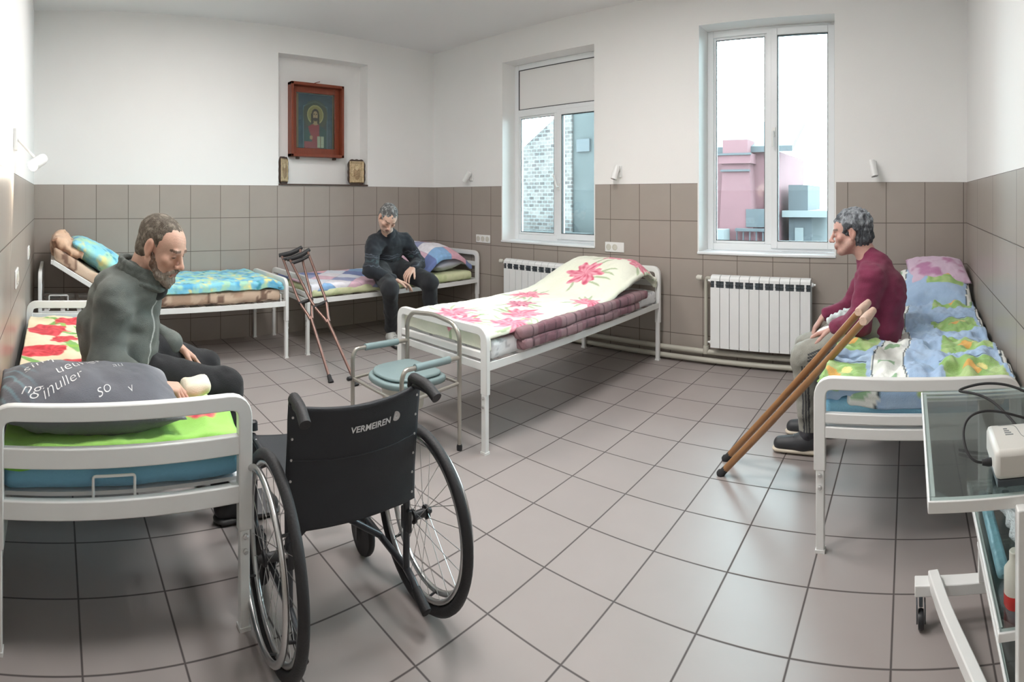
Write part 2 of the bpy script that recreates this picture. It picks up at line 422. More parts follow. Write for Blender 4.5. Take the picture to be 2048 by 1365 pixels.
# ------------------------------------------------------------------ windows
def window(idx, W, sashes, transom=None, depth=.20):
    a, b, c, d = W[0]+.012, W[1]-.012, W[2], W[3]-.012; root = empty('window_%d' % idx, ((a+b)/2, depth, c), kind='structure')
    ox, oz = (a+b)/2, c
    def B(m, x0, x1, z0, z1, y0, y1): m.b2((x0-ox, y0, z0-oz), (x1-ox, y1, z1-oz))
    fw = .055; m = MB()
    B(m, a, a+fw, c+.02, d, 0, .07); B(m, b-fw, b, c+.02, d, 0, .07); B(m, a+fw, b-fw, d-fw, d, 0, .07); B(m, a+fw, b-fw, c+.02, c+.02+fw, 0, .07)
    top = d-fw
    if transom: B(m, a+fw, b-fw, transom, transom+.07, 0, .07); top = transom
    m.build('window_frame', M['pvc'], root, bevel=.004)
    m = MB(); B(m, a-.012, b+.012, c, c+.02, -depth-.012, .0); m.build('window_sill', M['pvc'], root, bevel=.005)
    for k, (x0, x1, sw, opening) in enumerate(sashes):
        z0, z1 = c+.02+fw, top
        y0 = -.018 if opening else .012
        m = MB(); e = .03 if opening else 0
        x0 -= e; x1 += e; z0 -= e; z1 += e
        B(m, x0, x0+sw, z0, z1, y0, .05); B(m, x1-sw, x1, z0, z1, y0, .05); B(m, x0+sw, x1-sw, z1-sw, z1, y0, .05); B(m, x0+sw, x1-sw, z0, z0+sw, y0, .05)
        s_ = m.build('sash', M['pvc'], root, bevel=.004)
        g = MB(); B(g, x0+sw, x1-sw, z0+sw, z1-sw, .022, .030); g.build('pane', M['glass'], s_, smooth=0)
        q = MB()
        for (u0, u1, v0, v1) in ((x0+sw, x0+sw+.006, z0+sw, z1-sw), (x1-sw-.006, x1-sw, z0+sw, z1-sw), (x0+sw, x1-sw, z1-sw-.006, z1-sw), (x0+sw, x1-sw, z0+sw, z0+sw+.006)): B(q, u0, u1, v0, v1, y0+.006, .02)
        q.build('gasket', M['dark'], s_, smooth=0)
        if opening:
            hz = (z0+z1)/2-(.12 if idx == 1 else -.05); q = MB(); hx = x0+sw*.5
            q.b2((hx-ox-.014, y0-.012, hz-oz-.035), (hx-ox+.014, y0, hz-oz+.035)); q.tube([(hx-ox, y0-.01, hz-oz), (hx-ox, y0-.045, hz-oz)], .009, 8); q.tube([(hx-ox, y0-.045, hz-oz), (hx-ox-.03 if idx == 1 else hx-ox, y0-.048, hz-oz+.11 if idx == 1 else hz-oz-.12)], .009, 8)
            q.build('handle', M['plastic_w'], s_)
    if transom:
        m = MB(); B(m, a+fw, b-fw, transom+.07, d-fw, .01, .03); m.build('blanking_panel', M['paint'], root, smooth=0)
        m = MB(); B(m, a+fw, b-fw, transom+.07, transom+.076, .0, .012); B(m, a+fw, b-fw, d-fw-.006, d-fw, .0, .012); B(m, a+fw, a+fw+.006, transom+.07, d-fw, 0, .012)
        m.build('panel_gap', M['dark'], root, smooth=0)
    return root
window(1, W1, [(1.178, 1.665, .02, False), (1.735, 2.222, .055, True)], transom=2.11)
m = MB(); m.b2((1.665, .195, .927), (1.735, .27, 2.11)); o = m.build('mullion', M['pvc'], bpy.data.objects['window_1'], bevel=.004); o.matrix_parent_inverse = Matrix.Translation((-(W1[0]+W1[1])/2, -.2, -W1[2]))
window(2, W2, [(3.373, 3.850, .02, False), (3.920, 4.396, .055, True)])
m = MB(); m.b2((3.850, .195, .925), (3.920, .27, 2.60)); o = m.build('mullion', M['pvc'], bpy.data.objects['window_2'], bevel=.004); o.matrix_parent_inverse = Matrix.Translation((-(W2[0]+W2[1])/2, -.2, -W2[2]))

# ------------------------------------------------------------------ ceiling lamps (out of the frame, they light the room)
def ceiling_light(x, y, label):
    r = empty('ceiling_light', (x, y, H), label=label, cat='ceiling light', group='flat ceiling lights')
    m = MB(); s_ = .30
    for q in ((-s_, -s_, s_, -s_+.02), (-s_, s_-.02, s_, s_), (-s_, -s_+.02, -s_+.02, s_-.02), (s_-.02, -s_+.02, s_, s_-.02)): m.b2((q[0], q[1], -.03), (q[2], q[3], -.001))
    m.build('frame', M['metal_w'], r); MB().b2((-s_+.02, -s_+.02, -.026), (s_-.02, s_-.02, -.012)).build('diffuser', M['panel_on'], r, smooth=0)
ceiling_light(1.75, -3.0, 'square flat ceiling light above the aisle beside the blue covered bed')
ceiling_light(3.35, -1.95, 'square flat ceiling light above the pink floral bed')
ceiling_light(3.60, -3.05, 'square flat ceiling light above the wheelchair')

# ------------------------------------------------------------------ outside
M['brick'] = None
def brick_mat(name, c1, c2, mortar, sc=4.0):
    m, nt, b = nodes(name); tc = N(nt, 'ShaderNodeTexCoord'); mp = N(nt, 'ShaderNodeMapping'); nt.links.new(tc.outputs['Object'], mp.inputs[0]); mp.inputs['Rotation'].default_value = (PI/2, 0, 0)
    br = N(nt, 'ShaderNodeTexBrick'); nt.links.new(mp.outputs[0], br.inputs['Vector']); br.inputs['Color1'].default_value = (*c1, 1); br.inputs['Color2'].default_value = (*c2, 1); br.inputs['Mortar'].default_value = (*mortar, 1); br.inputs['Scale'].default_value = sc; br.inputs['Mortar Size'].default_value = .03
    nz = N(nt, 'ShaderNodeTexNoise'); nz.inputs['Scale'].default_value = 3; nz.inputs['Detail'].default_value = 6; nt.links.new(tc.outputs['Object'], nz.inputs['Vector'])
    cc = N(nt, 'ShaderNodeCombineColor'); f = mth(nt, 'MULTIPLY_ADD', nz.outputs[0], .9, .55)
    for i in range(3): nt.links.new(f, cc.inputs[i])
    nt.links.new(mixc(nt, 1.0, br.outputs[0], cc.outputs[0], 'MULTIPLY'), b.inputs['Base Color']); b.inputs['Roughness'].default_value = .9; return m
M['brick'] = brick_mat('weathered_pale_brick', (.085, .070, .066), (.030, .022, .022), (.095, .095, .095), 4)
M['plaster'] = mat('blue_grey_plaster', (.028, .031, .032), .9, var=.6, vs=1.6, bump=.3, bs=6)
M['redwall'] = mat('faded_red_render', (.095, .040, .046), .9, var=.15, vs=1.5)
M['palewall'] = mat('pale_render', (.10, .103, .106), .9, var=.12, vs=1.2)
M['slate'] = mat('blue_grey_roofing', (.034, .037, .042), .8, var=.25, vs=3)
M['ground'] = mat('snowy_ground', (.07, .075, .078), .95, var=.15, vs=.6)
M['cable'] = M['rubber']
MB().b2((-30, .5, -1.2), (30, 60, -1.0)).build('ground', M['ground'], smooth=0, kind='structure')
r = empty('building', (0, 3.4, -1), label='old neighbouring house with brick side and blue-grey plaster seen through the left window', cat='building')
m = MB(); m.add([(-2.6, 0, 0), (-.56, 0, 0), (-.56, 0, 3.75), (-2.6, 0, 2.5), (-2.6, .8, 0), (-.56, .8, 0), (-.56, .8, 3.75), (-2.6, .8, 2.5)], [(0, 1, 2, 3), (7, 6, 5, 4), (3, 2, 6, 7), (1, 5, 6, 2), (0, 3, 7, 4), (0, 4, 5, 1)]); m.build('brick_wall', M['brick'], r, smooth=0)
MB().b2((-.34, -.06, 0), (1.05, .8, 5.6)).build('plaster_wall', M['plaster'], r, smooth=0)
MB().b2((-.56, -.10, 0), (-.34, .8, 5.6)).build('brick_pier', M['brick'], r, smooth=0)
MB().b2((-.24, -.10, 3.02), (.02, -.05, 3.22)).build('vent_opening', M['slate'], r, smooth=0)
MB().tube([(.05, -.12, 5.4), (.16, -.12, 3.6), (.36, -.12, 2.4)], .009, 6).build('cable', M['slate'], r)
MB().b2((-2.2, -.5, 0), (.2, -.25, 1.75)).build('low_fence_wall', M['plaster'], r, smooth=0)
r = empty('building', (.2, 10, -1), label='red and white house under a grey roof seen through the tall window', cat='building')
MB().b2((-1.7, .1, 0), (1.25, 4, 3.5)).build('red_wall', M['redwall'], r, smooth=0)
m = MB(); m.add([(-.30, -.35, 0), (.85, -.35, 0), (.62, -.35, 3.15), (-.12, -.35, 3.15), (-.30, .2, 0), (.85, .2, 0), (.62, .2, 3.15), (-.12, .2, 3.15)], [(0, 1, 2, 3), (7, 6, 5, 4), (3, 2, 6, 7), (1, 5, 6, 2), (0, 3, 7, 4)]); m.b2((-.2, -.45, 3.15), (.70, .3, 3.40)); m.b2((-.1, -.4, 3.4), (.6, .25, 3.75)); m.build('chimney_stack', M['redwall'], r, smooth=0)
m = MB(); m.b2((-.16, -.42, 2.95), (.66, -.34, 3.0)); m.b2((-.22, -.50, 3.36), (.72, -.43, 3.41)); m.build('stack_band', M['slate'], r, smooth=0)
m = MB(); m.add([(-2.0, -.1, 3.45), (1.75, -.1, 3.45), (1.35, 3.8, 4.6), (-2.0, 3.8, 4.6), (-2.0, -.1, 3.6), (1.75, -.1, 3.6), (1.35, 3.8, 4.75), (-2.0, 3.8, 4.75)], [(0, 1, 2, 3), (4, 7, 6, 5), (0, 4, 5, 1), (2, 6, 7, 3), (1, 5, 6, 2), (0, 3, 7, 4)]); m.build('roof', M['slate'], r, smooth=0)
MB().b2((-1.7, -.9, 0), (.10, -.4, 1.5)).build('white_annex', M['palewall'], r, smooth=0)
m = MB(); m.b2((.30, -.55, 1.45), (1.45, -.40, 1.52)); m.b2((.30, -.55, 1.05), (1.45, -.40, 1.12))
for i in range(7): m.b2((.32+i*.18, -.52, 1.10), (.35+i*.18, -.48, 1.47))
m.build('balcony_rail', M['slate'], r, smooth=0)
MB().b2((.95, .02, 2.0), (1.20, .09, 2.5)).build('upper_window', M['slate'], r, smooth=0)
MB().b2((.55, -.38, 1.55), (1.15, .09, 2.0)).build('lower_window', M['slate'], r, smooth=0)
r = empty('building', (1.9, 10.6, -1), label='low pale outbuilding with slatted upper storey beside the red house', cat='building')
MB().b2((-.2, 0, 0), (.45, 3, 1.78)).build('wall', M['slate'], r, smooth=0)
m = MB(); m.b2((-.2, -.05, 1.95), (.35, 2, 2.62)); m.build('upper_storey', M['slate'], r, smooth=0)
MB().b2((-.02, -.05, .9), (.22, 0, 1.5)).build('window_opening', M['palewall'], r, smooth=0)
MB().b2((-.35, -.2, 1.78), (2.6, 3, 1.95)).build('ledge', M['palewall'], r, smooth=0)

# ------------------------------------------------------------------ beds
def end_frame(z0, ztop, rails, w, name, parent, x):
    m = MB(); y = w/2-.021
    m.sweep(fillet([(x, -y, z0), (x, -y, ztop-.025), (x, y, ztop-.025), (x, y, z0)], .055, 6), .030, .046, (1, 0, 0))
    for (a, b) in rails: m.b2((x-.013, -y+.02, a), (x+.013, y-.02, b))
    return m.build(name, M['metal_w'], parent, smooth=35, bevel=.004)
def bed(loc, rz, label, L=2.04, w=.80, foot=(.645, [(.475, .512), (.42, .462)]), head=(.75, [(.59, .635), (.42, .462)]), zf=(.42, .462), base=True, stops=()):
    r = empty('hospital_bed', (*loc, 0), rz, label=label, cat='bed', group='white metal hospital beds')
    end_frame(.30, foot[0], foot[1], w, 'footboard', r, 0); end_frame(.30, head[0], head[1], w, 'headboard', r, L)
    for x in (0, L):
        for s_ in (-1, 1):
            m = MB(); y = s_*(w/2-.023); m.b2((x-.014, y-.016, 0.008), (x+.014, y+.016, .31)); lg = m.build('leg', M['metal_w'], r, bevel=.003)
            MB().b2((x-.017, y-.019, 0), (x+.017, y+.019, .012)).build('leg_cap', M['plastic_w'], lg)
            for z in (.24, .285): MB().lathe([(.0085, 0), (.0085, .006), (.005, .009)], place_axis((x-(.014 if x == 0 else -.014), y, z), (-1 if x == 0 else 1, 0, 0)), 10).build('bolt', M['chrome'], lg)
    for s_ in (-1, 1):
        m = MB(); y = s_*(w/2-.006); m.b2((.015, y-.003, zf[0]), (L-.015, y+.003, zf[1])); m.b2((.015, y-s_*.035-.0, zf[0]), (L-.015, y, zf[0]+.005)); m.build('side_rail', M['metal_w'], r, bevel=.0015)
    if base:
        m = MB(); n = 11
        for i in range(n): x = .08+i*(L-.16)/(n-1); m.b2((x-.02, -w/2+.012, zf[1]-.02), (x+.02, w/2-.012, zf[1]-.008))
        m.build('slats', M['metal_w'], r)
    for (x, y0, y1) in stops:
        m = MB(); m.tube(fillet([(x, y0, zf[1]-.01), (x, y0, zf[1]+.055), (x, y1, zf[1]+.055), (x, y1, zf[1]-.01)], .008, 3), .0045, 8); m.build('mattress_stop', M['metal_w'], r)
    return r
BED1 = bed((1.36, -3.999), 0, 'white metal bed in the left foreground with poppy and lime green cover and grey pillow',
           foot=(.64, [(.52, .56), (.385, .44)]), head=(.712, [(.53, .588), (.385, .44)]), zf=(.395, .44), w=.812, stops=((2.021, -.092, .036),))
BED2 = bed((.41, -2.29), -PI/2, 'white metal bed with turquoise cover along the back wall, its head section raised', stops=((.05, .24, .38),), base=False)
BED3 = bed((.41, -2.085), PI/2, 'white metal bed with patchwork quilt on which the man in the dark sweater sits')
BED4 = bed((2.605, -2.135), PI/2, 'white metal bed with pink floral cover standing out from the wall between the windows')
BED5 = bed((5.066, -2.12), PI/2, 'white metal bed with blue and green cover along the right wall')
# small frets seen on bed 2
def lay(fn, u0, u1, v0, v1, res, col, name, label, cat, thick=.012, group=None, parent=None, material=None, kind=None, solid=True):
    nu = max(2, int((u1-u0)/res)); nv = max(2, int((v1-v0)/res)); u = np.linspace(u0, u1, nu+1); v = np.linspace(v0, v1, nv+1)
    U, Vv = np.meshgrid(u, v, indexing='ij'); P = fn(U.ravel(), Vv.ravel()); C = col(P, U.ravel(), Vv.ravel())
    i = np.arange(nu)[:, None]; j = np.arange(nv)[None]; k = (i*(nv+1)+j).ravel(); Q = np.stack([k, k+nv+1, k+nv+2, k+1], 1)
    me = npmesh(name, P, Q, C); o = link(name, me, material or M['fabric'], parent, 180, label=label, cat=cat, group=group, kind=kind)
    if solid: sm = o.modifiers.new('thickness', 'SOLIDIFY'); sm.thickness = thick; sm.offset = -1
    return o
def drape(x0, x1, y0, y1, zf, dropx=(0, 0), dropy=(0, 0), r=.03):
    """surface over the rectangle with edges that turn down; u, v run past the rectangle by the drop lengths"""
    def f(U, Vv):
        dx = np.maximum(0, x0-U)+np.maximum(0, U-x1); dy = np.maximum(0, y0-Vv)+np.maximum(0, Vv-y1)
        X = np.clip(U, x0, x1); Y = np.clip(Vv, y0, y1); Z = zf(X, Y)
        def turn(d):
            a = np.clip(d/r, 0, PI/2); return r*np.sin(a), r*(1-np.cos(a))+np.maximum(0, d-r*PI/2)
        ox, zx = turn(dx); oy, zy = turn(dy); wob = .006*vn(V3(U, Vv, 0), .09, 5)
        X = X+np.sign(U-(x0+x1)/2)*ox+np.where(dx > 0, wob, 0); Y = Y+np.sign(Vv-(y0+y1)/2)*oy+np.where(dy > 0, wob, 0)
        return np.stack([X, Y, Z-np.maximum(zx, zy)], 1)
    return f
def roundbox(lo, hi, r, res, name, colf, label=None, cat=None, disp=.004, material=None, parent=None, group=None, seed=3, warp=None):
    lo = np.array(lo, float); hi = np.array(hi, float); Ps = []; Qs = []; off = 0
    for ax in range(3):
        u, v = (ax+1) % 3, (ax+2) % 3
        nu = max(2, int((hi-lo)[u]/res)); nv = max(2, int((hi-lo)[v]/res))
        for side in (0, 1):
            A, B = np.meshgrid(np.linspace(lo[u], hi[u], nu+1), np.linspace(lo[v], hi[v], nv+1), indexing='ij')
            P = np.zeros((A.size, 3)); P[:, u] = A.ravel(); P[:, v] = B.ravel(); P[:, ax] = (hi if side else lo)[ax]
            i = np.arange(nu)[:, None]; j = np.arange(nv)[None]; k = (i*(nv+1)+j).ravel(); Q = np.stack([k, k+nv+1, k+nv+2, k+1], 1)
            if not side: Q = Q[:, ::-1]
            Ps.append(P); Qs.append(Q+off); off += len(P)
    P = np.concatenate(Ps); Q = np.concatenate(Qs)
    inner = np.clip(P, lo+r, hi-r); d = P-inner; L = np.linalg.norm(d, axis=1)[:, None]; n = d/np.maximum(L, 1e-9); P0 = P.copy(); P = inner+n*r
    P = P+n*(disp*fbm(P, .12, seed))[:, None]
    C = colf(P, n)
    if warp is not None: P = warp(P)
    me = npmesh(name, P, Q, C)
    bm = bmesh.new(); bm.from_mesh(me); bmesh.ops.remove_doubles(bm, verts=bm.verts, dist=1e-5); bm.to_mesh(me); bm.free()
    return link(name, me, material or M['fabric'], parent, 180, label=label, cat=cat, group=group)
def pillow(c, R, size, name, colf, label, cat='pillow', res=.008, plump=1.0, seed=1, group=None, droop=0.0, wr=.006):
    sx, sy, sz = [q/2 for q in size]; n = int(size[0]/res); k = int(size[1]/res)
    U, W_ = np.meshgrid(np.linspace(-1, 1, n+1), np.linspace(-1, 1, k+1), indexing='ij'); U = U.ravel(); W_ = W_.ravel()
    h = (np.clip(1-np.abs(U)**2.6, 0, 1)**.55)*(np.clip(1-np.abs(W_)**2.6, 0, 1)**.55)
    X = U*sx*(1-.07*(1-np.abs(U)**3)*np.abs(W_)**3); Y = W_*sy*(1-.09*(1-np.abs(W_)**3)*np.abs(U)**3)
    Ps = []; R = np.array(R)
    for s_ in (1, -1):
        nz_ = fbm(V3(X, Y, s_), .11, seed)*wr*2*np.sqrt(h+.02)+wr*2.5*np.abs(vn(V3(X*1.0+Y*.3, Y, s_*3), .06, seed+4))*(1-h)
        Z = s_*(sz*h)+nz_*(h > 0)-droop*(U**2+W_**2)*.5
        Ps.append(np.stack([X, Y, Z], 1))
    i = np.arange(n)[:, None]; j = np.arange(k)[None]; q = (i*(k+1)+j).ravel(); Q = np.stack([q, q+k+1, q+k+2, q+1], 1); nn = len(X)
    L = np.concatenate(Ps); C = colf(L); P = L@R+np.array(c)
    me = npmesh(name, P, np.concatenate([Q, Q[:, ::-1]+nn]), C)
    bm = bmesh.new(); bm.from_mesh(me); bmesh.ops.remove_doubles(bm, verts=bm.verts, dist=2e-4); bm.to_mesh(me); bm.free()
    return link(name, me, M['fabric'], None, 180, label=label, cat=cat, group=group)
# --- printed cloth patterns: colours by place on the cloth
def base(n, c): return np.tile(np.asarray(c, float), (n, 1))
def blend(C, m, c):
    m = np.clip(m, 0, 1)[:, None]; return C*(1-m)+np.asarray(c)*m
def flower(C, x, y, cx, cy, Rr, deep, light, seed=0, pet=7, sq=1.0, am=1.0):
    dx, dy = x-cx, (y-cy)*sq; r = np.hypot(dx, dy); th = np.arctan2(dy, dx)
    rag = 1+am*.18*np.sin(pet*th+seed)+am*.13*np.sin(2*pet*th+seed*2)+.22*vn(V3(x, y, seed), Rr*.35, seed)
    m = np.clip((Rr*rag*.92-r)/(.07*Rr), 0, 1); t = np.clip(.45+.5*vn(V3(x, y, seed+2), Rr*.22, seed+3)+.35*np.sin(pet*2*th+9*r/Rr), 0, 1)
    return blend(C, m, np.asarray(deep)*t[:, None]+np.asarray(light)*(1-t[:, None]))
def leaf(C, x, y, cx, cy, a, L, Wd, c, al=.85):
    dx, dy = x-cx, y-cy; u = dx*math.cos(a)+dy*math.sin(a); v = -dx*math.sin(a)+dy*math.cos(a)+.25*(u*u)/L
    return blend(C, al*np.clip((1-((u/(L/2))**2+(v/(Wd/2))**2))*4, 0, 1), c)

# ---- bed 1: blue mattress, poppy cover turning lime green, grey pillow, cream cloth
roundbox((1.40, -4.375, .442), (3.362, -3.61, .545), .03, .03, 'mattress', lambda P, n: base(len(P), S(116, 172, 200)),
         'blue mattress under the poppy print cover on the left foreground bed', 'mattress')
def z_b1(X, Y):
    z = .580+.012*fbm(V3(X, Y, 0), .30, 21)+.010*fbm(V3(X, Y, 4), .10, 22)
    z = z+.045*np.exp(-(((X-3.20)/.12)**2+((Y+3.66)/.10)**2))
    return z-.03*np.clip((1.62-X)/.2, 0, 1)
def c_b1(P, U, Vv):
    x, y = U, Vv; C = base(len(x), S(240, 228, 196)); n = vn(V3(x, y), .05, 8)
    C = blend(C, .35*np.clip(vn(V3(x, y), .2, 4), 0, 1), S(226, 212, 150))
    for (cx, cy, a, L, Wd) in ((1.62, -4.22, .4, .30, .05), (1.66, -4.16, 1.1, .26, .05), (1.72, -4.08, 2.0, .3, .05), (1.58, -4.02, .2, .3, .06), (1.75, -4.2, 2.4, .22, .05), (2.0, -4.08, 1.2, .34, .05), (1.95, -4.02, .5, .3, .05), (2.08, -3.95, 2.2, .3, .05), (2.5, -4.3, .8, .2, .05), (2.25, -4.12, .3, .3, .06), (2.7, -4.0, 1.2, .3, .05)):
        C = leaf(C, x, y, cx, cy, a, L, Wd, S(96, 176, 62)); C = leaf(C, x, y, cx+.05, cy+.04, a+.7, L*.8, Wd*.7, S(150, 200, 70))
    C = leaf(C, x, y, 2.18, -4.05, .3, .14, .07, S(222, 190, 60)); C = leaf(C, x, y, 2.05, -3.98, 1.1, .14, .06, S(66, 110, 44))
    for i, (cx, cy, R_) in enumerate(((1.70, -4.10, .125), (1.93, -4.25, .13), (2.12, -4.16, .08), (2.33, -4.34, .11), (2.32, -4.22, .09), (2.62, -4.14, .16), (2.9, -4.3, .1), (1.5, -3.8, .1), (2.55, -3.75, .1), (2.2, -3.75, .12))):
        C = flower(C, x, y, cx, cy, R_, S(196, 26, 44), S(232, 72, 84), i+1, 4, am=.25)
    edge = 3.02+.05*np.sin(9*y)+.03*n
    m = np.clip((x-edge)/.05, 0, 1); g = blend(base(len(x), S(152, 212, 98)), .5*np.clip(vn(V3(x, y), .25, 15)+.3, 0, 1), S(190, 232, 130))
    C = C*(1-m[:, None])+g*m[:, None]
    C = flower(C, x, y, 3.20, -3.70, .075, S(214, 60, 80), S(236, 120, 120), 3, 4, am=.2)
    over = np.maximum(0, x-3.355)+np.maximum(0, y+3.63)
    return blend(C, np.clip(over/.05, 0, 1), S(110, 186, 60))
lay(drape(1.42, 3.350, -4.37, -3.635, z_b1), 1.42, 3.350+.075, -4.37, -3.635+.085, .0065, c_b1, 'bed_cover',
    'cream cover with red poppies ending in lime green on the left foreground bed', 'bed cover', thick=.02)
def c_p1(L):
    x, y, z = L.T; C = base(len(L), S(104, 106, 114)); C = blend(C, .5*np.clip(vn(V3(x, y, 0), .12, 31)*1.6, 0, 1), S(78, 80, 88))
    C = blend(C, np.clip((y-.17)/.1, 0, 1)*.6*np.clip(.5+vn(V3(x, y), .1, 2), 0, 1), S(178, 180, 186))
    t = np.sin(150*(x*.5-y)+3*vn(V3(x, y), .06, 9)); m = np.clip((t-.55)*4, 0, 1)*np.clip(1-((y+.30)/.13)**2, 0, 1)*np.clip(1-((x-.02)/.16)**2, 0, 1); C = blend(C, .6*m, S(130, 178, 190))
    return C
Rp = frame((-.05, .99, -.04), (.10, 0, .99)); Rp = np.array([Rp[0], Rp[1], Rp[2]])
# local x -> across the bed length, local y -> along the headboard
PC = np.array((3.175, -4.095, .655)); PIL1 = pillow(PC, Rp, (.36, .60, .185), 'pillow', c_p1, 'dark grey pillow printed with white handwriting at the near end of the left bed', res=.006, seed=3)
def lettering(txt, size, lx, ly, ang, target, mt, origin=PC, R=Rp, shear=.35, name='printed_lettering'):
    cu = bpy.data.curves.new(name, 'FONT'); cu.body = txt; cu.size = size; cu.shear = shear; cu.align_x = 'CENTER'; cu.align_y = 'CENTER'; cu.offset = -.0008; cu.extrude = 0
    t = bpy.data.objects.new('tmp', cu); COL.objects.link(t); dg = bpy.context.evaluated_depsgraph_get(); me = bpy.data.meshes.new_from_object(t.evaluated_get(dg)); bpy.data.objects.remove(t)
    bm = bmesh.new(); bm.from_mesh(me); bmesh.ops.triangulate(bm, faces=bm.faces)
    bmesh.ops.subdivide_edges(bm, edges=[e for e in bm.edges if e.calc_length() > .012], cuts=2)
    ca, sa = math.cos(ang), math.sin(ang)
    for v in bm.verts:
        a, b = v.co.x*ca-v.co.y*sa+lx, v.co.x*sa+v.co.y*ca+ly; q = np.array((a, b, .3))@R+origin
        hit, nrm, _, _ = BV.ray_cast(Vector(q), Vector(-R[2])); v.co = (hit+Vector(R[2])*.0015) if hit is not None else Vector(np.array((a, b, -.01))@R+origin)
    bm.to_mesh(me); bm.free(); me.update()
    return link(name, me, mt, target, 0)
from mathutils.bvhtree import BVHTree
BV = BVHTree.FromPolygons([v.co for v in PIL1.data.vertices], [tuple(p.vertices) for p in PIL1.data.polygons])
for (t, sz_, lx, ly, a) in (('simp', .075, -.06, -.17, 2.1), ('ueuher', .070, -.03, -.04, 2.15), ('so', .06, .12, .03, 2.1), ('inuller', .060, .09, -.10, 2.1), ('ng', .07, .10, -.20, 1.5), ('au', .05, -.04, .10, 2.0), ('v', .05, .11, .12, 2.1)):
    lettering(t, sz_, lx, ly, a+PI/2*0, PIL1, M['white_print'])
roundbox((3.015, -3.745, .600), (3.125, -3.625, .665), .03, .012, 'folded_cloth', lambda P, n: base(len(P), S(236, 228, 206)),
         'crumpled cream cloth under the hand of the man in the grey fleece', 'cloth', disp=.022, seed=9)

# ---- bed 2: brown checked mattress with raised head, turquoise blanket, folded beige cover
def brown(x, y):
    C = base(len(x), S(206, 182, 160)); C = blend(C, .6*(vn(V3(x, y), .09, 3) > .15), S(168, 134, 112))
    ck = ((np.floor(x/.012)+np.floor(y/.012)) % 2 == 0)&((np.abs(((y+9) % .42)-.21) < .07)); return blend(C, .8*ck, S(98, 66, 54))
def warp2(P):
    Q = P.copy(); t = np.maximum(0, -3.60-P[:, 1]); Q[:, 1] = P[:, 1]+t*(1-math.cos(.53)); Q[:, 2] = P[:, 2]+t*math.sin(.53); return Q
roundbox((.03, -4.32, .464), (.775, -2.33, .565), .03, .02, 'mattress', lambda P, n: brown(P[:, 0]+P[:, 2], P[:, 1]),
         'beige and brown checked mattress bent up at the head, under the turquoise blanket', 'mattress', warp=warp2, disp=.008)
def tq(P, U, Vv):
    x, y = U, Vv; C = base(len(x), S(138, 210, 228)); a = fbm(V3(x, y), .10, 41); b = fbm(V3(x, y), .08, 51); c = fbm(V3(x, y), .06, 61)
    C = blend(C, np.clip(a*1.6, 0, 1), S(92, 172, 214)); C = blend(C, np.clip(b*2.2-.2, 0, 1)*.9, S(176, 222, 190)); C = blend(C, np.clip(c*2.4-.7, 0, 1), S(232, 226, 150)); return blend(C, np.clip(-c*2.6-1.0, 0, 1), S(60, 150, 170))
def z_b2(X, Y): return .635+.012*fbm(V3(X, Y), .35, 5)+.008*fbm(V3(X, Y), .09, 6)-.025*np.clip((Y+2.40)/.08, 0, 1)
lay(drape(.02, .76, -3.62, -2.345, z_b2), .02-.0, .76+.085, -3.62, -2.345+.06, .0075, tq, 'blanket', 'turquoise blue patterned blanket lying flat on the bed along the back wall', 'blanket', thick=.05)
Rt = frame((0, -math.cos(.53), math.sin(.53)), (0, math.sin(.53), math.cos(.53)))
pillow((.42, -3.83, .815), Rt, (.66, .56, .19), 'pillow', lambda L: tq(None, L[:, 0], L[:, 1]), 'turquoise patterned pillow leaning on the raised head of the back wall bed', seed=8, res=.01)
def c_bg(L):
    C = base(len(L), S(220, 184, 156)); return blend(C, .8*np.clip(fbm(L, .05, 4)*2-.2, 0, 1), S(142, 98, 76))
pillow((.44, -4.12, .905), Rt, (.62, .28, .16), 'rolled_blanket', c_bg, 'crumpled beige and brown rolled blanket at the very top of the raised bed head', 'blanket', seed=18, res=.008, wr=.02)
m = MB(); d = Vector((0, -math.cos(.53), math.sin(.53)))
for x in (-.385, .385):
    m.sweep([(0.41+x, -3.60, .452), tuple(Vector((.41+x, -3.60, .452))+d*.73)], .03, .035, (1, 0, 0))
e = Vector((.41, -3.60, .452))+d*.73; m.b2((.025, e.y-.016, e.z-.018), (.795, e.y+.016, e.z+.012)); m.b2((.03, -3.615, .44), (.79, -3.585, .462))
o = m.build('backrest_flap', M['metal_w'], BED2, bevel=.003); o.matrix_parent_inverse = (Matrix.Translation((.41, -2.29, 0))@Matrix.Rotation(-PI/2, 4, 'Z')).inverted()
m = MB()
for i in range(6): y = -4.28+i*.13; m.b2((.03, y-.018, .448), (.79, y+.018, .456))
m.b2((.02, -4.33, .44), (.04, -3.6, .452)); m.b2((.25, -4.33, .438), (.27, -3.6, .448)); m.b2((.52, -4.33, .438), (.54, -3.6, .448))
for i in range(9): y = -3.40+i*.13; m.b2((.03, y-.018, .444), (.79, y+.018, .452))
o = m.build('slats', M['metal_w'], BED2); o.matrix_parent_inverse = (Matrix.Translation((.41, -2.29, 0))@Matrix.Rotation(-PI/2, 4, 'Z')).inverted()
m = MB(); m.tube(fillet([(.70, -4.26, .45), (.70, -4.26, .56), (.70, -4.11, .56), (.70, -4.11, .45)], .01, 3), .006, 8); 
o = m.build('mattress_stop', M['metal_w'], BED2); o.matrix_parent_inverse = (Matrix.Translation((.41, -2.29, 0))@Matrix.Rotation(-PI/2, 4, 'Z')).inverted()

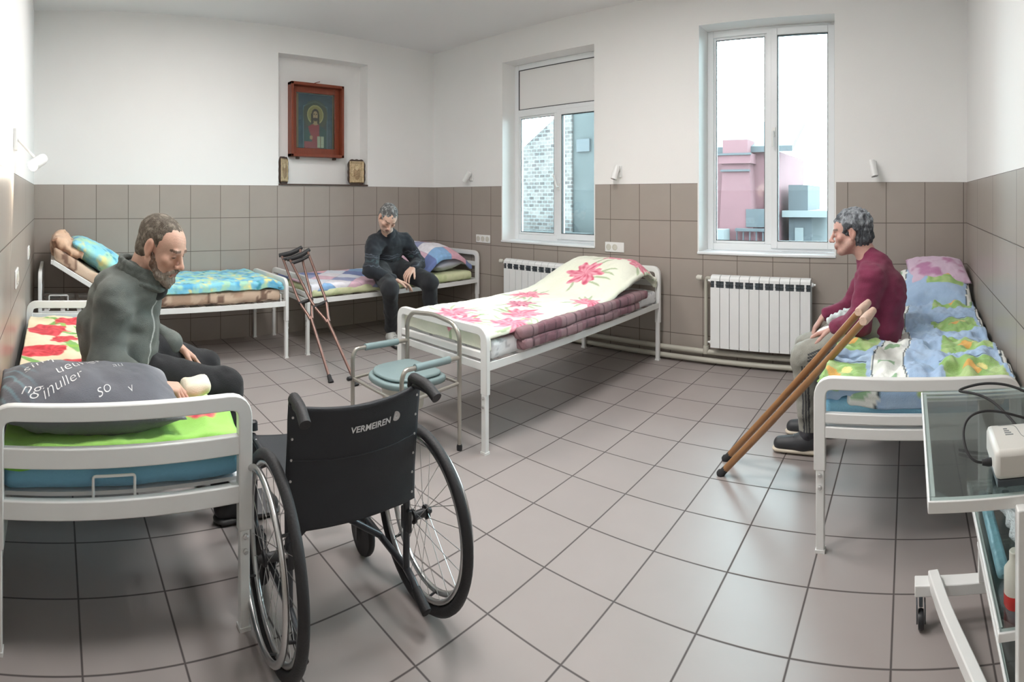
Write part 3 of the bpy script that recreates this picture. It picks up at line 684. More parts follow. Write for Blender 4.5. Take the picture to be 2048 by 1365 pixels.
# ---- bed 3: green sheeted mattress, patchwork quilt running up over the pillow
def c_gs(P, n):
    C = base(len(P), S(222, 226, 184)); return blend(C, .5*np.clip(fbm(P, .07, 7)*2, 0, 1), S(176, 194, 128))
roundbox((.03, -2.05, .464), (.785, -.11, .545), .03, .02, 'mattress', c_gs, 'mattress in a pale yellow-green sheet under the patchwork quilt', 'mattress')
PAL = [S(150, 158, 196), S(232, 178, 190), S(236, 234, 242), S(140, 180, 222), S(226, 190, 206), S(108, 124, 176), S(214, 84, 108), S(226, 232, 244)]
def c_q(P, U, Vv):
    flat = Vv < -.80; a = np.where(flat, (U+Vv)*.707, U-.02); b = np.where(flat, (Vv-U)*.707, Vv)
    s_ = .205; i = np.floor(a/s_).astype(int); j = np.floor(b/s_).astype(int); k = (i*5+j*3+(i*j) % 7) % 8
    C = np.array(PAL)[k]; hh = (~flat)&(i == 1)&(j == -2); C[hh] = S(214, 84, 108); hh = (~flat)&(i == 2)&(j == -2); C[hh] = S(238, 236, 244); hh = (~flat)&(i == 3)&(j == -2); C[hh] = S(226, 176, 192)
    hh = (~flat)&(j >= -1); C[hh] = S(120, 136, 182)
    C = C*(1+.10*fbm(V3(U, Vv), .03, 3))[:, None]; e = np.minimum(np.abs(a/s_-np.round(a/s_)), np.abs(b/s_-np.round(b/s_))); return blend(C, .25*(e < .02), S(120, 120, 150))
def z_b3(X, Y):
    t = np.clip((Y+.84)/.34, 0, 1); t = t*t*(3-2*t); z = .573+.255*t*(1-.45*np.clip((X-.45)/.35, 0, 1)**2)+.006*fbm(V3(X, Y), .12, 9)
    z = z-.12*np.clip((Y+.40)/.26, 0, 1)**2; dent = np.exp(-(((X-.58)/.25)**2+((Y+1.22)/.25)**2)); return z-.03*dent
lay(drape(.03, .75, -2.04, -.14, z_b3), .03, .75+.075, -2.04, -.14+.05, .0065, c_q, 'quilt', 'pastel patchwork quilt with pink, blue and white squares under the man in the dark sweater', 'quilt', thick=.018)
pillow((.42, -.36, .63), frame((0, 1, .1)), (.62, .42, .16), 'pillow', lambda L: base(len(L), S(206, 210, 224)), 'pale pillow peeking out beneath the raised end of the patchwork quilt', seed=5, res=.015)
m = MB(); m.b2((.70, -.35, .585), (.78, -.13, .60)); 

# ---- bed 4: white mattress, burgundy folded blanket along the edge, floral cover over the pillow
def c_m4(P, n):
    C = base(len(P), S(226, 228, 230)); return blend(C, .55*((vn(P, .035, 5) > .25)&(vn(P*np.array([1, 1, 3.]), .02, 6) > .0)), S(140, 142, 150))
roundbox((2.225, -2.10, .464), (2.985, -.12, .560), .025, .012, 'mattress', c_m4, 'white mattress with grey printing under the pink floral cover', 'mattress')
def c_bl(P, n):
    x, y, z = P.T; C = base(len(P), S(120, 78, 88)); C = blend(C, .5*((np.floor((y+9)/.22) % 2) == 0), S(156, 128, 130)); C = blend(C, .85*(np.abs(((y+9) % .11)-.055) < .0055), S(62, 34, 42)); C = blend(C, .7*(np.abs(((x*1+z) % .06)-.03) < .004), S(80, 44, 54)); return blend(C, .3*(fbm(P, .05, 3) > .4), S(150, 110, 120))
roundbox((2.86, -1.90, .535), (3.032, -.36, .598), .020, .009, 'folded_blanket', c_bl, 'burgundy checked blanket folded along the right edge of the floral bed', 'blanket', disp=.006, seed=12)
roundbox((2.93, -1.88, .478), (3.038, -.50, .538), .018, .009, 'folded_blanket', c_bl, 'lower fold of burgundy checked blanket hanging over the mattress side', 'blanket', disp=.007, seed=15)
FL4 = [(2.47, -1.90, .13), (2.43, -1.12, .12), (2.80, -1.62, .13), (2.93, -1.86, .12), (2.93, -1.08, .11), (2.61, -.63, .15), (2.72, -.26, .14), (2.60, -1.42, .10), (2.66, -2.02, .13), (2.9, -.3, .10)]
def c_f4(P, U, Vv):
    x, y = U, Vv; C = base(len(x), S(238, 240, 224)); C = blend(C, .35*np.clip(fbm(V3(x, y), .25, 3)*2, 0, 1), S(222, 232, 206))
    rr = random.Random(4)
    for i, (cx, cy, R_) in enumerate(FL4):
        for k in range(7):
            a = rr.uniform(0, 6.28); C = leaf(C, x, y, cx+1.15*R_*math.cos(a), cy+1.15*R_*math.sin(a), a+rr.uniform(-.4, .4), R_*1.3, .022, S(140, 168, 112), .7)
    for i, (cx, cy, R_) in enumerate(FL4): C = flower(C, x, y, cx, cy, R_, S(206, 82, 112) if i != 7 else S(160, 50, 90), S(240, 168, 184), i+2, 6)
    return C
def z_b4(X, Y):
    t = np.clip((Y+.98)/.62, 0, 1); t = t*t*(3-2*t); ed = 1-.5*np.clip((np.abs(X-2.60)-.22)/.16, 0, 1)**2
    return .612+.205*t*ed+.007*fbm(V3(X, Y), .22, 31)+.004*fbm(V3(X, Y), .06, 32)-.06*np.clip((Y+.30)/.12, 0, 1)**2
lay(drape(2.235, 2.965, -2.095, -.16, z_b4, r=.025), 2.235-.06, 2.965+.045, -2.095-.10, -.16+.10, .0062, c_f4, 'bed_cover',
    'ivory bed cover with large pink flowers pulled up over the pillow', 'bed cover', thick=.016)
pillow((2.60, -.40, .665), frame((0, 1, .12)), (.64, .48, .20), 'pillow', lambda L: base(len(L), S(236, 236, 226)), 'white pillow peeking out beneath the raised end of the pink floral cover', seed=6, res=.015)

# ---- bed 5: light blue sheet, patterned quilt folded along the edge, two pillows
roundbox((4.69, -2.085, .464), (5.44, -.12, .555), .03, .03, 'mattress', lambda P, n: base(len(P), S(150, 206, 232)), 'mattress in a light blue sheet on the bed by the right wall', 'mattress')
def pat5(x, y):
    C = base(len(x), S(166, 194, 226)); u = (x+.02*np.sin(7*y)) % .56; v = y % .44
    C = blend(C, .35*np.clip(fbm(V3(x, y), .07, 13)*2, 0, 1), S(190, 212, 234))
    gr = (u < .25)&(v < .24); g = blend(base(len(x), S(152, 192, 116)), .6*np.clip(fbm(V3(x, y), .06, 23)*2, 0, 1), S(200, 218, 160)); C[gr] = g[gr]
    C = blend(C, ((np.hypot(u-.12, v-.12)+.02*vn(V3(x, y), .03, 2)) < .035), S(226, 176, 96)); C = blend(C, (np.hypot(u-.17, v-.15) < .022), S(232, 224, 150))
    wb = (u > .27)&(u < .41); C[wb] = S(236, 240, 236); sq = (u > .30)&(u < .37)&((y % .22) < .08); C[sq] = S(150, 188, 150)
    C = blend(C, (np.abs(u-.275) < .003)|(np.abs(u-.405) < .003)|((np.abs(v-.245) < .003)&(u < .25)), S(40, 60, 70)); return C
def z_b5(X, Y):
    w_ = .626+.024*fbm(V3(X, Y), .26, 71)+.020*fbm(V3(X*1.6, Y, 3), .11, 72)+.005*fbm(V3(X, Y, 3), .04, 73)+.014*np.sin(X*38+4*fbm(V3(X, Y), .2, 5))*np.clip(-(Y+1.2)/.5, 0, 1)
    t = np.clip((Y+.92)/.5, 0, 1); return w_+.07*t*t-.035*np.exp(-(((X-4.9)/.2)**2+((Y+1.25)/.24)**2))
lay(drape(4.69, 5.435, -2.065, -.62, z_b5), 4.69-.0, 5.435+.02, -2.065-.085, -.62+.05, .005, lambda P, U, Vv: pat5(U-4.62, Vv+3.0), 'quilt',
    'rumpled blue, green and white patterned quilt on the bed by the right wall', 'quilt', thick=.035)
roundbox((4.78, -2.105, .520), (5.42, -1.95, .590), .03, .012, 'folded_quilt_edge', lambda P, n: pat5(P[:, 0]*1.0-4.5, P[:, 2]*1.4+P[:, 1]),
         'rolled lower edge of the patterned quilt seen between the footboard rails', 'quilt', disp=.012, seed=22)
pillow((4.93, -.36, .675), frame((.1, .93, .30)), (.40, .44, .13), 'pillow', lambda L: blend(base(len(L), S(172, 200, 228)), np.clip(fbm(L, .1, 3)*2, 0, 1), S(206, 222, 238)), 'pale blue pillow behind the man in the maroon sweater', seed=15, res=.01)
pillow((5.21, -.46, .700), frame((0, .93, .36)), (.48, .50, .17), 'pillow', lambda L: pat5(L[:, 0]+.62, L[:, 1]+.5), 'green and blue patterned pillow under the pink pillow', seed=16, res=.008)
pillow((5.235, -.30, .795), frame((-.1, .95, .28)), (.42, .42, .13), 'pillow', lambda L: blend(base(len(L), S(214, 190, 212)), np.clip(fbm(L, .09, 3)*2-.2, 0, 1), S(186, 130, 170)), 'pink pillow lying topmost at the head of the right wall bed', seed=17, res=.01)
# ------------------------------------------------------------------ niche with icons
m = MB(); m.b2((-.155, -2.02, 1.412), (.012, -.954, 1.428)); m.build('shelf', M['ledger'], None, bevel=.002, label='thin dark shelf board at the bottom of the wall niche', cat='shelf')
r = empty('picture_frame', (-.148, -1.53, 1.70), label='large icon of a haloed figure in a deep reddish wooden frame hanging in the niche', cat='picture')
y0, y1, z0, z1, dp = -.315, .315, 0.0, .735, .085; m = MB()
for (a, b, c, d) in ((y0, y0+.028, z0, z1), (y1-.028, y1, z0, z1), (y0, y1, z1-.028, z1), (y0, y1, z0, z0+.028)): m.b2((-.01, a, c), (dp, b, d))
for (a, b, c, d) in ((y0+.028, y0+.085, z0+.028, z1-.028), (y1-.085, y1-.028, z0+.028, z1-.028), (y0+.085, y1-.085, z1-.09, z1-.028), (y0+.085, y1-.085, z0+.028, z0+.09)): m.b2((-.005, a, c), (.022, b, d))
m.build('frame', M['frame_wood'], r, bevel=.003)
def icon(P, U, Vv):
    x = U; y = Vv; C = base(len(x), S(70, 84, 100)); n = fbm(V3(x, y), .03, 3); C = blend(C, .4*np.clip(n*2, 0, 1), S(96, 116, 134))
    arch = (np.abs(x) < .150)&(y < .47-.55*np.abs(x)**1.2); C = blend(C, .8*arch, S(62, 66, 62)); e = arch&~((np.abs(x) < .138)&(y < .455-.55*np.abs(x)**1.2)); C = blend(C, .7*e, S(120, 146, 156))
    r_ = np.hypot(x, y-.33); C = blend(C, (r_ < .098), S(168, 148, 92)); C = blend(C, (r_ < .098)&(r_ > .088), S(206, 186, 130)); C = blend(C, .6*(r_ < .15)*(r_ > .098), S(98, 92, 66))
    body = (y < .235-1.3*np.maximum(0, np.abs(x)-.03)**1.35)&(np.abs(x) < .135); C = blend(C, body, S(46, 84, 84)); C = blend(C, body&(x+.35*y > -.015)&(x < .05)&(x+.6*(y-.05) > -.06), S(168, 48, 62)); C = blend(C, body&(y < .06)&(x < -.01), S(170, 62, 74))
    C = blend(C, (np.hypot(x, (y-.335)*.8) < .045)|((np.abs(np.abs(x)-.036) < .014)&(y > .24)&(y < .34)), S(64, 42, 28)); C = blend(C, np.hypot(x*1.15, (y-.325)*.8) < .034, S(200, 160, 124)); C = blend(C, (np.hypot(x, (y-.286)*.8) < .022)&(y < .302), S(70, 46, 30))
    C = blend(C, (np.abs(np.abs(x)-.014) < .006)&(np.abs(y-.336) < .004), S(50, 34, 26)); C = blend(C, (np.abs(x) < .003)&(y > .308)&(y < .335), S(160, 120, 90))
    C = blend(C, (np.abs(x) < .016)&(y < .265)&(y > .225), S(196, 152, 116))
    bk = (x > .02)&(x < .105)&(y > -.0)&(y < .115); C = blend(C, bk, S(214, 210, 186)); C = blend(C, bk&(np.abs(x-.062) < .004), S(140, 120, 90)); C = blend(C, .4*(bk&((y % .014) < .005)), S(150, 140, 120))
    C = blend(C, np.hypot(x+.05, y-.10) < .020, S(200, 156, 120)); C = blend(C, (np.abs(x) > .205), S(140, 110, 80)); return C
lay(lambda U, Vv: np.stack([np.full_like(U, .012), U, Vv+.10], 1), -.225, .225, -.008, .535, .005, icon, 'painting', None, None, parent=r, material=M['paintp'], thick=.004)
MB().b2((.017, y0+.085, z0+.09), (.020, y1-.085, z1-.09)).build('glass', M['glass'], r, smooth=0)
m = MB(); m.tube([(.03, -.05, .735), (.045, 0, .752), (.03, .045, .765)], .004, 6); m.build('hanging_wire', M['frame_wood'], r)
for y in (-.22, .22): MB().box((.03, y, -.012), (.04, .03, .024)).build('support_peg', M['ledger'], r, bevel=.003)
def small_icon(loc, rz, w_, h_, label, seed):
    r = empty('small_icon', loc, rz, label=label, cat='icon', group='small metal covered icons on the niche shelf')
    n = 72; P = []; 
    for k in range(n):
        a = 2*PI*k/n; c, s_ = math.cos(a), math.sin(a); q = (abs(c)**5+abs(s_)**5)**(-1/5); wv = 1+.025*math.cos(12*a); P.append((c*q*w_/2*wv, s_*q*h_/2*wv+h_/2))
    m = MB(); vs = [(-.012, y, z) for y, z in P]+[(.008, y, z) for y, z in P]; m.add(vs, [tuple(range(n)), tuple(range(n, 2*n))[::-1]]+[(k, (k+1) % n, n+(k+1) % n, n+k) for k in range(n)]); m.build('backing', M['ledger'], r, smooth=30)
    def cf(P_, U, Vv):
        C = base(len(U), S(206, 184, 148)); C = blend(C, .6*np.clip(fbm(V3(U, Vv), .02, seed)*2, 0, 1), S(168, 142, 106)); f_ = (np.hypot(U*1.6, Vv-h_*.45) < h_*.26); C = blend(C, .6*f_, S(150, 120, 92)); return blend(C, .8*(np.hypot(U, Vv-h_*.66) < h_*.085), S(226, 206, 170))
    def ff(U, Vv):
        f_ = np.exp(-((U/(w_*.22))**2+((Vv-h_*.42)/(h_*.3))**2)); g = np.maximum(np.abs(U)/(w_*.43), np.abs(Vv-h_/2)/(h_*.43)); return np.stack([.010+.006*f_+.006*np.exp(-((g-.9)/.06)**2)+.0015*vn(V3(U, Vv), .012, seed), U, Vv], 1)
    lay(ff, -w_*.43, w_*.43, h_*.07, h_*.93, .004, cf, 'embossed_cover', None, None, parent=r, material=M['silver_o'], thick=.003)
small_icon((-.062, -1.935, 1.428), .62, .165, .262, 'small embossed icon standing at the left end of the niche shelf', 3)
small_icon((-.060, -1.060, 1.428), -.12, .205, .262, 'small embossed icon standing at the right end of the niche shelf', 9)

# ------------------------------------------------------------------ wall lamps and sockets
def wall_lamp(loc, rz, aim, lit, label, hp=(0, -.075, 0)):
    r = empty('wall_spotlight', loc, rz, label=label, cat='wall lamp', group='small white wall spotlights')
    MB().b2((-.022, -.018, -.05), (.022, 0, .05)).build('wall_plate', M['plastic_w'], r, bevel=.004)
    MB().tube([(0, -.01, .01), tuple(Vector(hp)*.8+Vector((0, 0, .002)))], .006, 8).build('arm', M['plastic_w'], r)
    d = Vector(aim).normalized(); p = Vector(hp); Mx = place_axis(p-d*.055, d)
    MB().lathe([(.012, 0), (.024, .004), (.027, .02), (.027, .125), (.0255, .126), (.024, .112), (.0, .112)], Mx, 24).build('lamp_head', M['plastic_w'], r)
    b = MB().lathe([(.003, .100), (.020, .104), (.0225, .112), (.018, .122), (.004, .126)] if lit else [(.003, .09), (.0225, .095), (.0225, .113), (.003, .113)], Mx, 20); b.build('bulb', M['lamp_on'] if lit else M['darkgrey'], r)
    if lit:
        L = bpy.data.lights.new('spot_light', 'SPOT'); L.energy = 9; L.color = (1, .86, .68); L.spot_size = math.radians(120); L.spot_blend = .6; L.shadow_soft_size = .02
        lo_ = bpy.data.objects.new('spot_light', L); COL.objects.link(lo_); lo_.parent = r; lo_.matrix_local = place_axis(p+d*.085, -d)
    return r
wall_lamp((.665, 0, 1.52), 0, (-.55, -.25, -.8), False, 'unlit white wall spotlight in the corner left of the left window')
wall_lamp((2.556, 0, 1.515), 0, (-.15, -.3, -.95), False, 'unlit white wall spotlight between the two windows')
wall_lamp((4.756, 0, 1.515), 0, (.22, -.2, -.9), False, 'unlit white wall spotlight above the man in the maroon sweater')
wall_lamp((2.43, RY, 1.56), PI, (-.80, .38, -.30), True, 'lit white wall spotlight shining beside the left bed', (.085, -.12, -.095))
def socket(loc, rz, w_, h_, holes, label):
    r = empty('wall_socket', loc, rz, label=label, cat='socket', group='white wall sockets')
    MB().b2((-w_/2, -.010, -h_/2), (w_/2, 0, h_/2)).build('face_plate', M['plastic_w'], r, bevel=.004)
    for hx, hz in holes:
        MB().lathe([(.026, 0), (.027, .003), (.020, .004), (.019, .0015), (.0, .0015)], place_axis((hx, -.010, hz), (0, -1, 0)), 20).build('outlet', M['bowl'], r)
socket((.841, 0, .870), 0, .215, .082, [(-.07, 0), (0, 0), (.07, 0)], 'white triple wall socket beside the head of the patchwork bed')
socket((2.502, 0, .873), 0, .20, .085, [(-.06, 0), (.005, 0)], 'white double wall socket between the two windows')
socket((2.30, RY, .915), PI, .165, .085, [(-.04, 0), (.04, 0)], 'white wall socket on the left wall nearer the left foreground bed')
socket((1.15, RY, .925), PI, .165, .085, [(-.04, 0), (.04, 0)], 'white wall socket on the left wall nearer the corner')

# ------------------------------------------------------------------ radiators and pipes
def radiator(x, n, label):
    r = empty('radiator', (x, -.045, .16), label=label, cat='radiator', group='white sectional radiators'); p = .0815; h = .545
    for i in range(n):
        a = i*p; m = MB(); g = .0022
        prof = [(0, 0), (0, h-.045), (-.012, h-.018), (-.040, h), (-.085, h-.002)]
        m.b2((a+g, -.085, 0), (a+p-g, -.079, h-.090))                       # front plate
        m.b2((a+.033, -.080, .0), (a+.049, -.005, h-.02))                   # spine
        m.b2((a+g, -.050, .01), (a+p-g, -.046, h-.06))                      # inner fin
        m.b2((a+g, -.008, .01), (a+p-g, -.004, h-.02))
        cs = [(-.085, h-.040), (-.083, h-.020), (-.070, h-.004), (-.045, h+.004), (-.006, h+.0), (-.006, h-.008), (-.044, h-.006), (-.066, h-.014), (-.077, h-.026), (-.079, h-.040)]
        vs = [(a+g, y, z) for y, z in cs]+[(a+p-g, y, z) for y, z in cs]; k = len(cs); m.add(vs, [tuple(range(k)), tuple(range(k, 2*k))[::-1]]+[(j, (j+1) % k, k+(j+1) % k, k+j) for j in range(k)])
        m.b2((a+.036, -.085, h-.092), (a+.046, -.078, h-.035)); 
        s_ = m.build('section', M['rad'], r, smooth=30)
        q = MB(); q.b2((a+g, -.074, h-.092), (a+p-g, -.070, h-.030)); q.b2((a+g, -.084, h-.068), (a+.036, -.072, h-.062)); q.b2((a+.046, -.084, h-.068), (a+p-g, -.072, h-.062)); q.build('vent_slot', M['rad' if False else 'darkgrey'], s_, smooth=0)
    for z in (.03, h-.045):
        for xx, d in ((0, -1), (n*p, 1)): MB().lathe([(.016, 0), (.016, .014), (.008, .02), (.008, .034)], place_axis((xx, -.045, z), (d, 0, 0)), 12).build('plug', M['plastic_w'], r)
    return r
radiator(1.262, 11, 'white eleven-section radiator below the left window, partly behind the floral bed')
radiator(3.469, 10, 'white ten-section radiator below the tall right window')
def pipe(pts, rr, label):
    m = MB(); m.tube(fillet(pts, .03, 4), rr, 14); m.build('heating_pipe', M['pipe'], label=label, cat='pipe', group='pale heating pipes along the window wall')
pipe([(1.9, -.052, .108), (4.62, -.052, .100)], .020, 'upper pale heating pipe running along the foot of the window wall')
pipe([(1.9, -.052, .040), (4.62, -.052, .036)], .020, 'lower pale heating pipe running just above the floor along the window wall')
r = empty('radiator_riser', (3.405, -.055, .12), label='vertical pale pipe feeding the right radiator from its left side', cat='pipe')
MB().tube(fillet([(0, 0, 0), (0, 0, .555), (.055, -.03, .555)], .03, 4), .015, 12).build('pipe', M['pipe'], r)
m = MB(); m.lathe([(.018, 0), (.022, .01), (.022, .04), (.014, .05)], place_axis((-.03, -.01, .555), (-1, 0, 0)), 12); m.build('valve_knob', M['bowl'], r)
MB().lathe([(.024, 0), (.026, .01), (.026, .05), (.024, .06)], place_axis((0, 0, -.03), (0, 0, 1)), 12).build('pipe_collar', M['pipe'], r)
r = empty('radiator_valve', (1.235, -.09, .675), label='small valve knob at the upper left corner of the left radiator', cat='valve')
MB().lathe([(.012, 0), (.020, .01), (.020, .04), (.012, .045)], place_axis((-.02, 0, 0), (-1, 0, 0)), 12).build('knob', M['bowl'], r)
MB().tube([(-.025, 0, 0), (.02, 0, 0)], .008, 8).build('stem', M['pipe'], r)

# ------------------------------------------------------------------ wheelchair
WC = empty('wheelchair', (3.563, -3.318, 0), math.atan2(.10, -.995), label='black folding wheelchair seen from behind beside the left foreground bed', cat='wheelchair')
RW = .285
def ring(R_, r_, y, name, mt, par, seg=64, cs=10):
    m = MB(); m.tube([(R_*math.cos(2*PI*k/seg), y, RW+R_*math.sin(2*PI*k/seg)) for k in range(seg)], r_, cs, closed=True); return m.build(name, mt, par, smooth=60)
for s_ in (1, -1):
    y = s_*.2575
    tyre = ring(RW-.0165, .0165, y, 'rear_wheel', M['rubber'], WC)
    m = MB(); seg = 64
    for k in range(seg*2):
        a = PI*k/seg; m.box(((RW-.0015)*math.cos(a), y, RW+(RW-.0015)*math.sin(a)), (.004, .022, .004), Matrix.Rotation(-a, 3, 'Y'))
    ring(RW-.040, .009, y, 'rim', M['chrome'], tyre); ring(RW-.050, .0095, y+s_*.036, 'push_rim', M['chrome'], tyre)
    m = MB(); m.lathe([(.012, -.032), (.022, -.030), (.022, -.022), (.014, -.018), (.014, .018), (.022, .022), (.022, .030), (.012, .034), (.009, .045)], Matrix.Translation((0, y, RW))@Matrix.Rotation(-s_*PI/2, 4, 'X'), 16); m.build('hub', M['blackp'], tyre)
    for k in range(24):
        a = 2*PI*k/24; b = a+(.75 if k % 2 else -.75); yy = y+(.022 if k % 4 < 2 else -.022)
        MB().tube([(.020*math.cos(b), yy, RW+.020*math.sin(b)), ((RW-.044)*math.cos(a), y, RW+(RW-.044)*math.sin(a))], .0011, 5).build('spoke', M['chrome'], tyre)
    for k in range(6):
        a = 2*PI*k/6+.3; MB().tube([((RW-.044)*math.cos(a), y, RW+(RW-.044)*math.sin(a)), ((RW-.050)*math.cos(a), y+s_*.030, RW+(RW-.050)*math.sin(a))], .004, 6).build('rim_spacer', M['blackp'], tyre)
    yi = s_*.205
    m = MB(); m.tube(fillet([(.0, yi, .13), (.0, yi, .45), (-.035, yi, .728), (-.15, yi+s_*.008, .722)], .05, 6), .0115, 12); m.build('back_post', M['darkm'], WC)
    m = MB(); m.tube(fillet([(-.033, yi, .712), (-.040, yi, .742), (-.115, yi+s_*.006, .738), (-.165, yi+s_*.010, .712)], .03, 5), [.015]*2+[.0170]*12, 14); g = m.build('push_handle', M['rubber'], WC)
    m = MB(); m.tube(fillet([(-.085, yi, .085), (-.02, yi, .13), (.40, yi, .15), (.40, yi, .45)], .05, 5), .0115, 12); m.build('side_frame', M['darkm'], WC)
    MB().tube([(-.125, yi, .066), (-.06, yi, .098)], .016, 12).build('tipping_cap', M['rubber'], WC)
    MB().tube([(-.01, yi, .445), (.42, yi, .452)], .0125, 12).build('seat_tube', M['darkm'], WC)
    MB().tube([(0, yi, RW), (0, y, RW)], .012, 10).build('axle', M['chrome'], WC)
    m = MB(); m.box((.0, yi, RW), (.05, .016, .07)); m.build('axle_plate', M['blackp'], WC, bevel=.004)
    m = MB(); m.lathe([(.020, 0), (.020, .028), (.014, .034)], place_axis((.425, yi, .470), (.2, 0, 1)), 12); m.build('front_knob', M['blackp'], WC)
    # castor
    m = MB(); m.box((.36, yi, .135), (.03, .045, .05)); m.box((.335, yi+.022, .10), (.018, .005, .10)); m.box((.335, yi-.022, .10), (.018, .005, .10)); cf = m.build('castor_fork', M['blackp'], WC, bevel=.003)
    m = MB(); m.lathe([(.03, -.014), (.078, -.013), (.082, -.006), (.082, .006), (.078, .013), (.03, .014)], Matrix.Translation((.325, yi, .082))@Matrix.Rotation(PI/2, 4, 'X'), 28); m.build('castor_wheel', M['rubber'], WC)
    m = MB(); m.tube(fillet([(.40, yi, .42), (.50, yi, .38), (.56, yi, .13)], .05, 5), .010, 10); m.build('footrest_hanger', M['darkm'], WC)
    m = MB(); m.box((.60, yi-s_*.07, .115), (.14, .13, .014), Matrix.Rotation(-.2, 3, 'Y')); m.build('footplate', M['blackp'], WC, bevel=.005)
m = MB(); m.tube(fillet([(-.015, -.225, .545), (.26, -.225, .545), (.27, -.215, .46)], .04, 5), .010, 10); ar = m.build('armrest', M['chrome'], WC)
MB().b2((.02, -.247, .548), (.24, -.203, .572)).build('arm_pad', M['blackp'], ar, bevel=.01)
m = MB(); m.tube([(.16, .200, .435), (.16, .0, .29), (.17, -.198, .15)], .0115, 12); m.build('cross_brace', M['darkm'], WC)
m = MB(); m.tube([(.19, -.200, .435), (.19, .0, .30), (.18, .198, .15)], .0115, 12); m.build('cross_brace', M['darkm'], WC)
def backpanel(U, Vv):
    t = U/.205; sag = -.035*(1-t*t); z = Vv-.012*(1-t*t)*np.clip((Vv-.5)/.22, 0, 1)+.012*(1-t*t)*np.clip((.5-Vv)/.14, 0, 1)
    return np.stack([-.0-.035*(np.clip(Vv-.45, 0, 1)/.278)+sag-.013+.002*vn(V3(U, Vv), .05, 3), U, z], 1)
bk = lay(backpanel, -.222, .222, .355, .722, .012, lambda P, U, Vv: base(len(U), (1, 1, 1)), 'backrest', None, None, parent=WC, material=M['nylon'], thick=.012)
m = MB(); m.tube([tuple(q+np.array((-.0125, 0, 0))) for q in backpanel(np.linspace(-.215, .215, 20), np.full(20, .565))], .0022, 6); m.build('seam', M['nylon'], bk)
for s_ in (1, -1):
    for k in range(6):
        p_ = backpanel(np.array([s_*.212]), np.array([.38+k*.062]))[0]; MB().lathe([(.0042, 0), (.0036, .002), (.0015, .003)], place_axis(p_+np.array((-.0125, 0, 0)), (-1, 0, 0)), 10).build('rivet', M['chrome'], bk)
def seat(U, Vv): return np.stack([U, Vv, .462-.022*(1-(Vv/.205)**2)*np.clip(1-((U-.2)/.26)**4, 0, 1)], 1)
st = lay(seat, .0, .405, -.217, .217, .015, lambda P, U, Vv: base(len(U), (1, 1, 1)), 'seat', None, None, parent=WC, material=M['nylon'], thick=.008)
for s_ in (1, -1):
    for k in range(5): MB().lathe([(.0042, 0), (.0036, .002), (.0015, .003)], place_axis((.05+k*.078, s_*.209, .4625), (0, 0, 1)), 10).build('rivet', M['chrome'], st)
def wtext(txt, size, y, z, par, mt):
    cu = bpy.data.curves.new('lettering', 'FONT'); cu.body = txt; cu.size = size; cu.shear = .12; cu.offset = .0006; cu.align_x = 'CENTER'; cu.extrude = .0004; cu.space_character = 1.02
    t = bpy.data.objects.new('tmp', cu); COL.objects.link(t); dg = bpy.context.evaluated_depsgraph_get(); me = bpy.data.meshes.new_from_object(t.evaluated_get(dg)); bpy.data.objects.remove(t)
    for v in me.vertices:
        yy = y-v.co.x; zz = z+v.co.y+.02*v.co.x; p_ = backpanel(np.array([yy]), np.array([zz]))[0]; v.co = (p_[0]-.0140-v.co.z, p_[1], p_[2])
    return link('lettering', me, mt, par, 0)
wtext('VERMEIREN', .027, -.030, .640, bk, M['white_print'])
p_ = backpanel(np.array([-.122]), np.array([.655]))[0]
MB().lathe([(.0145, 0), (.0145, .0008), (.0, .0012)], place_axis(p_+np.array((-.0130, 0, 0)), (-1, 0, -.08)), 24).build('logo_disc', M['chrome'], bk)
MB().tube([tuple(p_+np.array((-.0146, .006*math.cos(a)-.002, .006*math.sin(a)))) for a in np.linspace(-2.6, 1.6, 9)], .0012, 5).build('logo_swirl', M['white_print'], bk)

# ------------------------------------------------------------------ commode chair
CM = empty('commode_chair', (2.62, -2.40, 0), label='steel commode chair with teal seat and arm pads by the floral bed', cat='commode chair')
xl, xr, yb, yf = -.235, .235, .195, -.195; zt = .648
MB().tube(fillet([(xl, yb, .30), (xl, yb, zt-.06), (xl+.05, yb, zt-.004), (0, yb+.012, zt+.012), (xr-.05, yb, zt-.004), (xr, yb, zt-.06), (xr, yb, .30)], .05, 6), .0125, 14).build('back_frame', M['steel_t'], CM)
for x in (xl, xr):
    MB().tube([(x, yb, .32), (x, yb, .012)], .011, 12).build('leg', M['steel_t'], CM)
    MB().tube(fillet([(x, yb, .475), (x, yf+.02, .480), (x, yf, .44), (x, yf, .012)], .055, 6), .0115, 12).build('leg', M['steel_t'], CM)
    m = MB(); m.tube(fillet([(x, yb-.075, .478), (x, yf+.085, .480)], .01, 2), .0185, 14); m.build('arm_pad', M['teal'], CM)
    MB().tube([(x, yb, .345), (x, yf, .325)], .009, 10).build('side_bar', M['steel_t'], CM)
    for y in (yb, yf): MB().lathe([(.015, 0), (.016, .02), (.013, .03)], Matrix.Translation((x, y, 0)), 12).build('foot_cap', M['blackp'], CM)
for y, z in ((yf, .325), (yb, .345)): MB().tube([(xl, y, z), (xr, y, z)], .009, 10).build('cross_bar', M['steel_t'], CM)
MB().lathe([(.012, 0), (.012, .02), (.006, .026)], place_axis((xl, yf-.012, .325), (0, -1, 0)), 10).build('bolt_knob', M['blackp'], CM)
